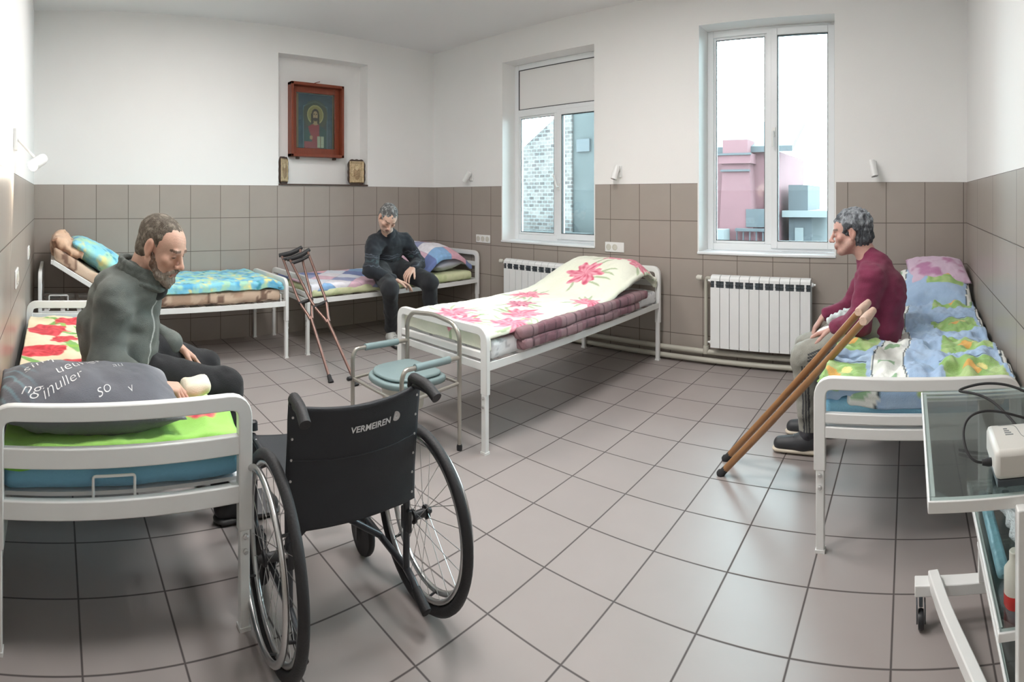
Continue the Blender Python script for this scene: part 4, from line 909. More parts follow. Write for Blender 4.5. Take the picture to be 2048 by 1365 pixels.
def dseat(m, z0, z1, g, hole=0):
    n = 40; P = []
    for k in range(n):
        a = 2*PI*k/n; c, s_ = math.cos(a), math.sin(a); ex = .5 if s_ < 0 else .25
        P.append((math.copysign(abs(c)**(ex*1.6 if s_ < 0 else .35), c)*(.185-g), math.copysign(abs(s_)**(.8 if s_ < 0 else .35), s_)*(.185-g)-.005))
    lv = [(1-.04, z0), (1, z0+.008), (1, z1-.01), (.985, z1-.003), (.94, z1)]; vs = []
    for f_, z in lv: vs += [(x*f_, y*f_, z) for x, y in P]
    fs = [tuple(range(n))[::-1], tuple((len(lv)-1)*n+k for k in range(n))]
    for j in range(len(lv)-1): fs += [(j*n+k, j*n+(k+1) % n, (j+1)*n+(k+1) % n, (j+1)*n+k) for k in range(n)]
    return m.add(vs, fs)
dseat(MB(), .345, .378, 0).build('seat', M['teal'], CM, smooth=50)
dseat(MB(), .381, .400, .022).build('seat_lid', M['teal'], CM, smooth=50)
MB().lathe([(.08, .20), (.11, .215), (.125, .335), (.135, .340), (.135, .345)], Matrix.Translation((.0, -.01, 0)), 32).build('bucket', M['bowl'], CM)

# ------------------------------------------------------------------ crutches
def crutch(tip, top, across, mt, label, group, L, wood, leg=.46, grip=.58, wtop=.085):
    tip = Vector(tip); top = Vector(top); z = (top-tip).normalized(); x = Vector(across); x = (x-z*x.dot(z)).normalized(); y = z.cross(x)
    R = Matrix((x, y, z)).transposed().to_4x4(); r = empty('crutch', tip, label=label, cat='crutch', group=group)
    r.matrix_world = Matrix.Translation(tip)@R
    rr = .0155 if wood else .0115
    MB().lathe([(.021, 0.0), (.022, .012), (.017, .02), (.016, .055), (.012, .06)], None, 16).build('rubber_tip', M['rubber'], r)
    MB().tube([(0, 0, .05), (0, 0, leg*L)], rr*1.05, 12).build('leg', mt, r)
    for s_ in (1, -1):
        MB().tube([(s_*.009, 0, leg*L-.16 if wood else leg*L-.02), (s_*.016, 0, leg*L+.02), (s_*.045, 0, leg*L+.12), (s_*.058, 0, leg*L+.20), (s_*wtop*.95, 0, L-.06), (s_*wtop, 0, L-.01)], rr, 10).build('upright', mt, r)
    MB().tube([(-.062, 0, grip*L), (.062, 0, grip*L)], .014, 12).build('hand_grip', M['crutch_wood'] if wood else M['rubber'], r)
    pts = [(-wtop-.022, 0, L-.0), (-wtop*.6, 0, L-.012), (0, 0, L-.018), (wtop*.6, 0, L-.012), (wtop+.022, 0, L+.004)]
    MB().tube(pts, [.016, .021, .021, .021, .016], 14).build('underarm_pad', M['pad_cloth'] if wood else M['rubber'], r)
    if not wood:
        MB().tube([(-wtop, 0, L-.055), (0, 0, L-.062), (wtop, 0, L-.055)], .013, 12).build('lower_pad', M['rubber'], r)
    return r
G1 = 'bronze underarm crutches'; G2 = 'wooden underarm crutches'
crutch((1.51, -2.25, 0), (.655, -2.195, .865), (.25, 1, .5), M['crutch_met'], 'bronze crutch with black underarm pad at the bed corner, tip farther from the commode chair', G1, 1.19, False)
crutch((1.66, -2.12, 0), (.70, -2.165, .885), (.25, 1, .5), M['crutch_met'], 'bronze crutch with black underarm pad, its tip right beside the commode chair leg', G1, 1.22, False)
crutch((4.113, -1.672, 0), (4.86, -1.87, .82), (.42, 1, .30), M['crutch_wood'], 'wooden crutch with cloth wrapped top leaning on the right bed, the nearer of the pair', G2, 1.12, True, .40, .60, .06)
crutch((4.085, -1.52, 0), (4.835, -1.72, .835), (.42, 1, .30), M['crutch_wood'], 'wooden crutch with cloth wrapped top leaning on the right bed, the farther of the pair', G2, 1.12, True, .40, .60, .06)

# ------------------------------------------------------------------ glass trolley with device
TR = empty('medical_trolley', (5.26, -2.80, 0), label='white framed trolley with glass shelves at the right edge', cat='trolley')
def tray(x0, x1, y0, y1, z, name, hz=.03, lip=.018):
    m = MB(); 
    for q in ((x0, y0, x1, y0+lip), (x0, y1-lip, x1, y1), (x0, y0+lip, x0+lip, y1-lip), (x1-lip, y0+lip, x1, y1-lip)): m.b2((q[0], q[1], z-hz), (q[2], q[3], z-.006))
    for sx, sy in ((1, 1), (1, -1), (-1, 1), (-1, -1)):
        cx_ = x0+lip if sx > 0 else x1-lip; cy_ = y0+lip if sy > 0 else y1-lip; m.add([(cx_, cy_, z-.012), (cx_+sx*.03, cy_, z-.012), (cx_, cy_+sy*.03, z-.012), (cx_, cy_, z-.008), (cx_+sx*.03, cy_, z-.008), (cx_, cy_+sy*.03, z-.008)], [(0, 2, 1), (3, 4, 5), (0, 1, 4, 3), (1, 2, 5, 4), (2, 0, 3, 5)])
    o = m.build(name, M['metal_w'], TR, bevel=.002); MB().b2((x0+.004, y0+.004, z-.006), (x1-.004, y1-.004, z)).build('glass_pane', M['glass_s'], o, smooth=0); return o
tray(-.19, .20, -.305, .315, .722, 'top_shelf'); tray(-.045, .19, -.30, .31, .455, 'middle_shelf', .025, .014); tray(-.01, .19, -.31, .33, .26, 'lower_shelf', .02, .012)
for (x, y, z0, z1, w_, d_) in ((.02, .335, .13, .70, .05, .025), (.0, -.315, .13, .70, .02, .03), (.185, .335, .13, .70, .03, .03), (.19, -.33, .13, .70, .03, .03)): MB().b2((x-w_/2, y-d_/2, z0), (x+w_/2, y+d_/2, z1)).build('post', M['metal_w'], TR, bevel=.003)
MB().b2((-.21, .325, .095), (.20, .375, .13)).build('base_bar', M['metal_w'], TR, bevel=.003)
MB().sweep(fillet([(-.15, .36, .135), (-.12, .20, .135), (-.04, -.10, .135), (.02, -.36, .135)], .1, 5), .045, .035, (0, 0, 1)).build('base_leg', M['metal_w'], TR, bevel=.004)
for (x, y) in ((-.19, .345), (.17, .345), (.02, -.34)):
    m = MB(); m.box((x, y, .082), (.012, .045, .03)); m.box((x-.013, y-.012, .05), (.004, .035, .06)); m.box((x+.013, y-.012, .05), (.004, .035, .06)); cf = m.build('castor', M['darkgrey'], TR, bevel=.002)
    MB().lathe([(.008, -.010), (.026, -.009), (.029, 0), (.026, .009), (.008, .010)], Matrix.Translation((x, y-.018, .029))@Matrix.Rotation(PI/2, 4, 'Y'), 20).build('wheel', M['blackp'], cf)
DV = empty('medical_device', (5.325, -3.022, .722), label='pale grey boxy medical device standing on the glass top of the trolley', cat='medical device')
MB().b2((-.115, -.072, .020), (.115, .068, .078)).build('case', M['lightgrey'], DV, bevel=.011)
MB().b2((-.110, -.067, .005), (.110, .063, .020)).build('base_plate', M['darkgrey'], DV, bevel=.002)
for x in (-.09, .09):
    for y in (-.05, .045): MB().lathe([(.008, 0), (.008, .006)], Matrix.Translation((x, y, 0)), 12).build('foot', M['blackp'], DV)
m = MB()
for k in range(4): m.b2((-.080, .004+k*.010, .0778), (-.062-.003*k, .009+k*.010, .0784))
m.build('print_marks', M['print'], DV)
m = MB(); m.sweep(fillet([(-.088, .055, .0782), (-.050, .055, .0782), (-.045, -.01, .0782), (-.02, -.03, .0782), (.08, -.03, .0782)], .02, 4), .0004, .0013, (0, 0, 1)); m.build('panel_line', M['print'], DV)
MB().lathe([(.008, 0), (.009, .008), (.006, .022)], place_axis((-.114, -.02, .036), (-1, 0, 0)), 12).build('plug', M['rubber'], DV)
def cable(pts, rr, label, mt='rubber'):
    cu = bpy.data.curves.new('cable', 'CURVE'); cu.dimensions = '3D'; sp = cu.splines.new('NURBS'); sp.points.add(len(pts)-1); sp.order_u = 4; sp.use_endpoint_u = True; cu.bevel_depth = rr; cu.bevel_resolution = 3; cu.resolution_u = 10
    for i, p in enumerate(pts): sp.points[i].co = (*p, 1)
    t = bpy.data.objects.new('tmp', cu); COL.objects.link(t); dg = bpy.context.evaluated_depsgraph_get(); me = bpy.data.meshes.new_from_object(t.evaluated_get(dg)); bpy.data.objects.remove(t)
    return link('cable', me, M[mt], None, 180, label=label, cat='cable', group='black cables on the trolley')
cable([(5.190, -3.042, .758), (5.165, -3.045, .760), (5.150, -3.01, .785), (5.155, -2.98, .820), (5.190, -2.97, .840), (5.250, -2.965, .832), (5.330, -2.97, .802)], .0028, 'black cable looping out of the left side of the device')
cable([(5.42, -2.80, .76), (5.35, -2.74, .80), (5.27, -2.72, .818), (5.20, -2.72, .810), (5.155, -2.72, .795), (5.20, -2.74, .800), (5.26, -2.78, .790), (5.30, -2.85, .755), (5.315, -2.88, .740)], .0034, 'thick black cable curling in wide loops behind the device')
r = empty('plastic_bag', (5.335, -2.80, .456), label='translucent white plastic bag of supplies on the middle glass shelf', cat='bag')
f = Field(); [f.el((5.335+rng.uniform(-.012, .02), -2.80+dy, .525+rng.uniform(-.02, .02)), (.055, .075, .065), None, .03) for dy in (-.14, -.07, 0, .07, .14)]
P, Q = f.mesh(.008); Nn = normals(P, Q); P = P+Nn*(.016*fbm(P, .05, 4)+.008*np.abs(vn(P, .02, 9)))[:, None]; P[:, 2] = np.maximum(P[:, 2], .458); P[:, 0] = np.minimum(P[:, 0], 5.46)
link('bag_film', npmesh('bag_film', P-np.array((5.335, -2.80, .456)), Q, base(len(P), (1, 1, 1))), M['bag'], r, 180)
MB().box((-.068, .08, .095), (.004, .05, .04), Matrix.Rotation(.5, 3, 'X')).build('printed_mark', M['darkgrey'], r)
r = empty('bottle', (5.262, -3.035, .456), label='small bottle with a red band standing at the near end of the middle glass shelf', cat='bottle')
MB().lathe([(.022, 0), (.024, .004), (.024, .028)], None, 20).build('red_band', M['red'], r); MB().lathe([(.0235, .028), (.0235, .075), (.012, .09), (.012, .11), (.010, .112)], None, 20).build('body', M['bowl'], r)
r = MB().b2((5.236, -2.96, .456), (5.268, -2.60, .480)).build('supply_packet', mat('blue_green_foil', S(110, 156, 168), .35, var=.4, vs=25, bump=.5, bs=30), label='flat blue-green packet lying along the left edge of the middle glass shelf', cat='packet', bevel=.01)
f = Field(); f.el((5.33, -2.80, .305), (.055, .13, .035)); P, Q = f.mesh(.008); P = P+normals(P, Q)*(.012*fbm(P, .04, 6))[:, None]; P[:, 2] = np.maximum(P[:, 2], .262)
link('folded_bag', npmesh('folded_bag', P, Q, base(len(P), S(180, 184, 190))), M['fabric'], None, 180, label='crumpled pale bag lying on the lowest shelf of the trolley', cat='bag')

# ------------------------------------------------------------------ people
def hand(F, w_, d, n, side, curl=(.35, .5, .4), thumb=(.75, .55, .35), s=1.0, spread=.10):
    w_ = np.array(w_, float); d = unit(d); n = unit(np.array(n, float)-np.dot(n, d)*d); a = np.cross(d, n)*side
    offs = (.0295, .0100, -.0100, -.0285); ln = (.088, .093, .088, .079); fl = (.95, 1.05, .98, .80)
    for i in range(4):
        b = w_+d*ln[i]*s+a*offs[i]*s; F.rc(w_+a*offs[i]*.45*s, b, .0150*s, .0105*s, .010)
        ang = 0; p = b; cu_ = 1+(i-1.2)*.10
        for j, (L_, r0, r1) in enumerate(((.043, .0093, .0083), (.027, .0083, .0076), (.021, .0076, .0066))):
            ang += curl[j]*cu_; sp = spread*(1.5-i); dd = unit((d*math.cos(ang)+n*math.sin(ang))+a*sp*(.8 if j == 0 else .3)); q = p+dd*L_*fl[i]*s; F.rc(p, q, r0*s, r1*s, .0022); p = q
    p = w_+d*.028*s+a*.024*s; F.rc(w_+d*.012*s, p, .014*s, .0145*s, .008); dd = unit(d*thumb[0]+a*thumb[1]+n*thumb[2])
    for L_, r0, r1 in ((.036, .0140, .0110), (.030, .0108, .0098), (.024, .0098, .0082)): q = p+dd*L_*s; F.rc(p, q, r0*s, r1*s, .004); p = q; dd = unit(dd+d*.18+n*.12)
def head(F, c, R, s=1.0):
    W = lambda x, y, z: np.array(c)+np.array((x, y, z))@R*s
    E = lambda p, r, k=.012, sub=False: F.el(W(*p), np.array(r)*s, R, k*s, sub)
    C = lambda a, b, r0, r1, k=.010, sub=False: F.rc(W(*a), W(*b), r0*s, r1*s, k*s, None, sub)
    E((0, -.018, .032), (.074, .096, .080)); E((0, .022, -.030), (.060, .068, .082), .02); E((0, .030, .030), (.064, .062, .060), .02)
    E((0, .064, -.092), (.027, .026, .022), .020)
    for q in (-1, 1):
        C((q*.062, .0, -.045), (q*.036, .052, -.088), .018, .016, .02); E((q*.044, .062, -.020), (.022, .018, .020), .016)
    C((-.034, .084, .020), (.034, .084, .020), .0105, .0105, .010)
    for q in (-1, 1): E((q*.0315, .100, .000), (.0175, .016, .0125), .007, True)
    for q in (-1, 1): E((q*.0305, .0765, -.001), (.0145, .0130, .0115), .003)
    C((0, .088, .014), (0, .112, -.026), .0085, .0095, .009); E((0, .113, -.032), (.0135, .0125, .0105), .007)
    for q in (-1, 1): E((q*.0125, .102, -.036), (.0085, .0100, .0075), .004); E((q*.0065, .108, -.043), (.0035, .0045, .0035), .002, True)
    E((0, .088, -.060), (.026, .012, .012), .010); C((-.018, .092, -.0605), (.018, .092, -.0605), .0055, .0055, .004); C((-.016, .090, -.0725), (.016, .090, -.0725), .0068, .0068, .004)
    C((-.024, .103, -.0665), (.024, .103, -.0665), .0022, .0022, .002, True)
    for q in (-1, 1):
        F.el(W(q*.079, -.008, .000), np.array((.010, .020, .033))*s, R, .004*s); F.el(W(q*.090, -.003, .003), np.array((.007, .011, .021))*s, R, .003*s, True); F.el(W(q*.080, -.004, -.030), np.array((.007, .010, .010))*s, R, .004*s)
def skincol(P, c, R, base_c, lips, closed=True, beard=None, brow=S(70, 56, 46), s=1.0, stub=0.0):
    L = (P-np.array(c))@R.T/s; x, y, z = L.T; C = base(len(P), base_c); C = blend(C, .35*np.clip(fbm(P, .03, 5)+.2, 0, 1), base_c*np.array((.94, .82, .78)))
    hd = (np.abs(z) < .14)&(y > -.12)&(np.abs(x) < .1)&(y < .14)
    g = lambda px, py, pz, r: np.exp(-(((np.abs(x)-px)/r[0])**2+((y-py)/r[1])**2+((z-pz)/r[2])**2))
    red = base_c*np.array((.95, .72, .67)); C = blend(C, .55*g(.045, .07, -.03, (.03, .03, .025)), red); C = blend(C, .5*g(0, .115, -.032, (.016, .02, .014)), red); C = blend(C, .6*g(.08, 0, 0, (.012, .03, .035)), red)
    C = blend(C, .55*g(.031, .085, -.004, (.020, .02, .013)), base_c*np.array((.62, .42, .38)))
    C = blend(C, .85*(hd&(y > .085)&(np.abs(x) < .023)&(z < -.056)&(z > -.078)), lips)
    ey = hd&(y > .072)&(((np.abs(x)-.0305)/.0125)**2+((z+.0025)/(.0028 if closed else .0055))**2 < 1)
    if closed: C = blend(C, .85*ey, S(58, 38, 32))
    else: C = blend(C, ey, S(206, 200, 192)); C = blend(C, ey&(np.hypot(np.abs(x)-.029, z+.002) < .0055), S(52, 42, 36))
    C = blend(C, .8*(hd&(y > .06)&(np.abs(z-.0225-.08*(.030-np.abs(np.abs(x)-.030))) < .0048)&(np.abs(x) > .012)&(np.abs(x) < .052)), brow)
    if stub: C = blend(C, stub*(hd&(z < -.035)&(y > -.01))*np.clip(.6+.5*vn(P, .006, 2), 0, 1)*(1-g(0, .115, -.03, (.02, .03, .014))), S(120, 112, 108))
    for k in (.052, .062, .071): C = blend(C, .22*(hd&(y > .05)&(np.abs(z-k-.004*np.sin(60*x)) < .0013)&(np.abs(x) < .045)), base_c*.45)
    return C
def rootloc(o):
    while o.parent: o = o.parent
    return np.array(o.location)
def biggest(P, Q):
    a = Q[:, [0, 1, 2, 3]].ravel(); b = Q[:, [1, 2, 3, 0]].ravel(); lab = np.arange(len(P))
    for _ in range(400):
        old = lab.copy(); mn = np.minimum(lab[a], lab[b]); np.minimum.at(lab, a, mn); np.minimum.at(lab, b, mn); lab = lab[lab]
        if (old == lab).all(): break
    u, c = np.unique(lab, return_counts=True); keep = lab == u[c.argmax()]; ix = np.cumsum(keep)-1; return P[keep], ix[Q[keep[Q[:, 0]]]]
def emit_mesh(F, h, name, mt, parent, colf, disp=None, it=2):
    P, Q = biggest(*F.mesh(h)); P = relax(P, Q, it)
    if disp is not None: Nn = normals(P, Q); P = P+Nn*disp(P)[:, None]
    C = colf(P); o0 = rootloc(parent); me = npmesh(name, P-o0, Q, C); return link(name, me, mt, parent, 180)
def hairmesh(c, R, s, parent, colf, h=.0035, grow=.007, line=.035, back=-.075, amp=.005, thin=0.0, sd=3):
    W = lambda x, y, z: np.array(c)+np.array((x, y, z))@R*s
    F = Field(); g = grow; F.el(W(0, -.018, .034), np.array((.074+g, .096+g, .080+g))*s, R, .01); 
    if thin < 1: F.el(W(0, -.05, -.03), np.array((.062+g, .055+g, .055+g))*s, R, .02)
    F.el(W(0, .125, line-.045), np.array((.086, .090, .086))*s, R, .006, True)                 # forehead and face
    F.el(W(0, .085, -.065), np.array((.120, .105, .085))*s, R, .006, True)
    for q in (-1, 1): F.el(W(q*.050, .072, line+.004), np.array((.034, .040, .030))*s, R, .006, True)
    for q in (-1, 1): F.el(W(q*.088, .004, -.006), np.array((.022, .026, .036))*s, R, .004, True)
    F.el(W(0, -.05, back-.075), np.array((.12, .12, .075))*s, R, .006, True)
    return emit_mesh(F, h, 'hair', M['hair'], parent, colf, lambda P: amp*vn(P*np.array((1, 1, .45)), .009, sd)+amp*.8*vn(P, .02, sd+1))
def shoe(par, heel, toe, up_c, sole_c, w_=.045):
    heel = np.array(heel, float); toe = np.array(toe, float); d = unit(toe-heel); o0 = np.array(par.location)
    F = Field(); F.rc(heel+(0, 0, .055), heel+d*.08+(0, 0, .060), .042, .043, .02, ((0, 0, 1), 1.0)); F.rc(heel+d*.08+(0, 0, .052), toe-d*.045+(0, 0, .042), .044, .036, .03); F.rc(heel+(0, 0, .07), heel+d*.03+(0, 0, .10), .038, .038, .02)
    F.el(heel+d*.1+np.array((0, 0, -.05)), (.4, .4, .062), None, .004, True); U = emit_mesh(F, .005, 'shoe', M['shoe'], par, lambda P: base(len(P), up_c))
    G = Field(); G.rc(heel+(0, 0, .018), toe-d*.04+(0, 0, .018), .047, .040, .01, ((0, 0, 1), .38)); emit_mesh(G, .005, 'sole', M['shoe'], U, lambda P: base(len(P), sole_c))
    la = MB(); a = np.cross(d, (0, 0, 1))
    for k in range(4): p = heel+d*(.105+k*.022)+np.array((0, 0, .100-k*.008)); la.tube([tuple(p-a*.022+(0, 0, -.006)-o0), tuple(p+(0, 0, .001)-o0), tuple(p+a*.022+(0, 0, -.006)-o0)], .0025, 6)
    la.build('laces', M['blackp'], U)
def fold(P, amp, s, seed, st=(1, 1, 1)): return amp*fbm(P*np.array(st), s, seed, 2)
A_ = np.array

# --- man in grey fleece on the left foreground bed
P1 = empty('person', (2.86, -3.75, 0), label='bearded man in grey fleece jacket sitting on the poppy covered bed, looking down', cat='person')
hc = A_((2.955, -3.795, 1.118)); hf = unit((.70*math.cos(.42), .714*math.cos(.42), -math.sin(.42))); HR = frame(hf); hs = .98
rt = unit((.859, -.512, 0)); fw = unit((.512, .859, 0))
F = Field(); head(F, hc, HR, hs); nb = A_((2.895, -3.875, .99)); F.rc(nb, hc+A_((0, -.045, -.045))@HR, .060, .052, .02)
pel = A_((2.775, -3.935, .640)); up = A_((2.845, -3.905, .93)); F.rc(pel, up, .11, .10, .02, (fw, .8))
Rs, Re, Rw = A_((2.965, -3.980, .915)), A_((2.995, -4.020, .715)), A_((3.130, -3.880, .668)); Ls, Le, Lw = A_((2.700, -3.815, .955)), A_((2.600, -3.80, .745)), A_((2.680, -3.690, .690))
F.chain([up, Rs, Re, Rw], [.07, .045, .036, .026], .02); F.chain([up, Ls, Le, Lw], [.07, .045, .036, .026], .02)
hand(F, Rw+A_((.004, .02, -.004)), (.12, 1, -.10), (-.1, -.1, -1), 1, curl=(.85, 1.1, .7)); hand(F, Lw+A_((-.006, .02, -.012)), (-.10, .85, -.62), (0, -.5, -.85), -1, curl=(.3, .5, .4))
Rk, Ra, Lk, La = A_((2.862, -3.505, .545)), A_((2.84, -3.500, .13)), A_((2.56, -3.515, .545)), A_((2.54, -3.50, .13)); Rh, Lh = pel+rt*.09+A_((0, 0, .01)), pel-rt*.09+A_((0, 0, .02))
F.chain([pel, Rh, Rk, Ra], [.09, .07, .045, .032], .02); F.chain([pel, Lh, Lk, La], [.09, .07, .045, .032], .02)
for a_ in (Ra, La): F.rc(a_, a_+A_((0, .10, -.075)), .03, .025)
sk = S(206, 166, 146)
emit_mesh(F, .0033, 'body', M['skin'], P1, lambda P: skincol(P, hc, HR, sk, S(150, 92, 84), True, s=hs), None, 2)
F = Field(); fl_ = (fw, .95)
F.rc(pel+A_((0, .0, -.02)), A_((2.822, -3.948, .79)), .160, .162, .05, fl_); F.rc(A_((2.822, -3.948, .79)), A_((2.850, -3.920, .915)), .162, .135, .05, fl_); F.rc(A_((2.850, -3.920, .915)), nb+A_((-.01, -.01, -.01)), .135, .080, .05, fl_); F.rc(nb+A_((0, 0, -.03)), Rs, .075, .070, .05); F.rc(nb+A_((0, 0, -.03)), Ls, .075, .070, .05)
F.chain([up+A_((.0, 0, .02)), Rs+A_((0, 0, .01)), Re, Rw], [.085, .074, .062, .044], .03); F.chain([up+A_((0, 0, .02)), Ls+A_((0, 0, .01)), Le, Lw], [.085, .072, .058, .042], .03)
F.el(nb+A_((.02, .03, .07)), (.052, .052, .07), None, .008, True)
def jc(P):
    C = base(len(P), S(98, 104, 100)); zz = (np.abs((P-nb)@rt-.012) < .0042)&((P-nb)@fw > .04)&(P[:, 2] > .62); C = blend(C, zz, S(196, 198, 196)); return blend(C, .5*np.clip(fbm(P, .05, 3), 0, 1), S(118, 122, 116))
jk = emit_mesh(F, .0045, 'fleece_jacket', M['knit'], P1, jc, lambda P: fold(P, .010, .085, 12, (1, 1, 1.5))+.006*np.sin(55*P[:, 2]+18*P[:, 1]+3*vn(P, .1, 6))*np.clip(vn(P, .16, 8)+.2, 0, 1), 2)
F = Field(); n = 22; ctr = A_((2.905, -3.862, 1.012)); ax = unit((.25, .42, -.42)); cr = rt; cf_ = np.cross((0, 0, 1), rt)*-1
ang = np.linspace(-PI*.93, PI*.93, n)
for rad, dz in ((.084, -.020), (.080, .006), (.076, .030)):
    pts = [ctr+rad*(-fw*math.cos(t)*1.12+rt*math.sin(t))+A_((0, 0, dz+.030*math.cos(t)+(-.0))) for t in ang]; F.chain(pts, [.0105]*n, .012)
emit_mesh(F, .004, 'collar', M['knit'], jk, lambda P: base(len(P), S(92, 98, 94)), lambda P: fold(P, .003, .03, 3), 1)
F = Field(); F.rc(nb+fw*.02, nb+fw*.075+A_((0, 0, -.03)), .055, .045); emit_mesh(F, .006, 'undershirt', M['knit'], P1, lambda P: base(len(P), (.02, .022, .024)))
F = Field(); F.rc(pel+A_((0, 0, -.02)), pel+fw*.05, .125, .12, .04, (fw, .9)); F.chain([Rh, Rk, Ra+A_((0, 0, .0))], [.100, .070, .058], .03); F.chain([Lh+A_((0, .02, .01)), Lk, La], [.104, .070, .058], .03)
emit_mesh(F, .006, 'trousers', M['knit'], P1, lambda P: base(len(P), (.012, .012, .014)), lambda P: fold(P, .007, .07, 4))
shoe(P1, (2.84, -3.505, .0), (2.85, -3.25, .0), (.02, .02, .022), (.05, .05, .05)); shoe(P1, (2.54, -3.505, .0), (2.53, -3.25, .0), (.02, .02, .022), (.05, .05, .05))
hairmesh(hc, HR, hs, P1, lambda P: blend(base(len(P), S(92, 82, 70)), np.clip(fbm(P, .012, 7)+.15, 0, 1)*.8, S(150, 140, 126)), line=.050, grow=.0035, amp=.0018, back=-.060)
W1h = lambda x, y, z: hc+A_((x, y, z))@HR*hs
F = Field()
for q in (-1, 1): F.chain([W1h(q*.067, .012, -.020), W1h(q*.064, .026, -.055), W1h(q*.047, .056, -.088), W1h(q*.018, .078, -.103)], [.0070, .012, .0145, .0155], .014)
F.chain([W1h(-.018, .078, -.103), W1h(.018, .078, -.103)], [.018, .018], .014); F.rc(W1h(0, .076, -.108), W1h(0, .086, -.122), .018, .012, .012)
for q in (-1, 1): F.chain([W1h(0, .102, -.0505), W1h(q*.016, .098, -.053), W1h(q*.030, .085, -.067), W1h(q*.033, .074, -.085)], [.0048, .0058, .0068, .011], .008)
def bc(P):
    L = (P-hc)@HR.T; C = base(len(P), S(104, 78, 62)); C = blend(C, np.clip((L[:, 1]-.03)/.04, 0, 1), S(146, 132, 120)); return blend(C, .6*np.clip(fbm(P, .008, 3), 0, 1), S(190, 182, 172))
emit_mesh(F, .003, 'beard', M['hair'], P1, bc, lambda P: .0022*vn(P, .006, 5), 1)

# --- man in dark sweater on the patchwork bed
P2 = empty('person', (.80, -1.18, 0), label='grey-haired man in black striped sweater sitting on the patchwork bed with hands on his thighs', cat='person')
hc2 = A_((.885, -1.300, 1.118)); pt = .72; HR2 = frame((.90*math.cos(pt), -.28*math.cos(pt), -math.sin(pt)), (.2, .12, 1)); 
F = Field(); head(F, hc2, HR2, 1.0); nb = A_((.775, -1.225, .965)); F.rc(nb, hc2+A_((0, -.04, -.04))@HR2, .058, .052, .02)
pel = A_((.60, -1.15, .655)); up = A_((.72, -1.185, .905)); fw = unit((1, -.12, 0)); rt = unit((-.12, -1, 0)); F.rc(pel, up, .11, .11, .02, (fw, .8))
Rs, Re, Rw = A_((.725, -1.345, .880)), A_((.855, -1.475, .668)), A_((.985, -1.318, .590)); Ls, Le, Lw = A_((.720, -.985, .880)), A_((.790, -.865, .680)), A_((.955, -1.045, .672))
F.chain([up, Rs, Re, Rw], [.07, .045, .036, .026], .02); F.chain([up, Ls, Le, Lw], [.07, .045, .036, .026], .02)
hand(F, Rw+A_((.01, .018, -.006)), (.45, .85, -.33), (.05, -.35, -.9), -1, curl=(.25, .4, .3), s=1.05); hand(F, Lw+A_((.008, -.018, 0)), (.25, -.80, -.45), (-.2, .3, -.9), -1 if False else 1, curl=(.35, .6, .5), s=1.05)
Rk, Ra, Lk, La = A_((1.085, -1.415, .525)), A_((.870, -1.255, .125)), A_((1.115, -.985, .545)), A_((1.05, -.91, .13)); Rh, Lh = A_((.66, -1.25, .655)), A_((.66, -1.05, .655))
F.chain([pel, Rh, Rk, Ra], [.09, .07, .045, .032], .02); F.chain([pel, Lh, Lk, La], [.09, .07, .045, .032], .02); F.rc(Ra, Ra+A_((.06, -.02, -.08)), .026, .02); F.rc(La, La+A_((.06, -.02, -.08)), .026, .02)
sk2 = S(208, 174, 156)
emit_mesh(F, .0042, 'body', M['skin'], P2, lambda P: skincol(P, hc2, HR2, sk2, S(150, 96, 90), True, stub=.65))
F = Field(); F.rc(pel+A_((-.01, 0, .0)), A_((.66, -1.16, .80)), .150, .152, .05, (fw, .80)); F.rc(A_((.66, -1.16, .80)), up, .152, .120, .05, (fw, .80))
F.chain([up, Rs, Re, Rw], [.09, .080, .064, .046], .035); F.chain([up, Ls, Le, Lw], [.09, .080, .064, .046], .035); F.rc(nb+A_((-.01, 0, -.02)), nb+A_((.005, 0, .0)), .070, .062, .02)
def sw(P):
    C = base(len(P), (.016, .020, .027)); z = P[:, 2]+.02*np.sin(9*P[:, 1])+.012*vn(P, .03, 3)
    for k in (.765, .785, .69): C = blend(C, .45*(np.abs(z-k) < .0034), S(110, 118, 130))
    a = (np.abs(z-.735) < .012)&(vn(P, .018, 6) > .1); return blend(C, .6*a, S(60, 80, 84))
emit_mesh(F, .0055, 'sweater', M['knit'], P2, sw, lambda P: fold(P, .010, .07, 15, (1, 1, 1.4)))
F = Field(); F.rc(pel+A_((0, 0, -.02)), pel+A_((.07, 0, -.01)), .125, .12, .04); F.chain([Rh, Rk, Ra+A_((0, 0, .02))], [.100, .075, .060], .03); F.chain([Lh, Lk, La+A_((0, 0, .02))], [.100, .078, .062], .03)
emit_mesh(F, .006, 'trousers', M['knit'], P2, lambda P: base(len(P), (.016, .018, .022)), lambda P: fold(P, .008, .07, 24))
shoe(P2, (.86, -1.255, 0), (1.09, -1.31, 0), S(196, 198, 194), S(60, 62, 64)); shoe(P2, (1.04, -.915, 0), (1.28, -.95, 0), S(196, 198, 194), S(60, 62, 64))
hairmesh(hc2, HR2, 1.0, P2, lambda P: blend(base(len(P), S(84, 84, 84)), np.clip(fbm(P, .015, 7)+.25, 0, 1)*.8, S(170, 170, 168)), line=.020, grow=.008, amp=.004, h=.0045)

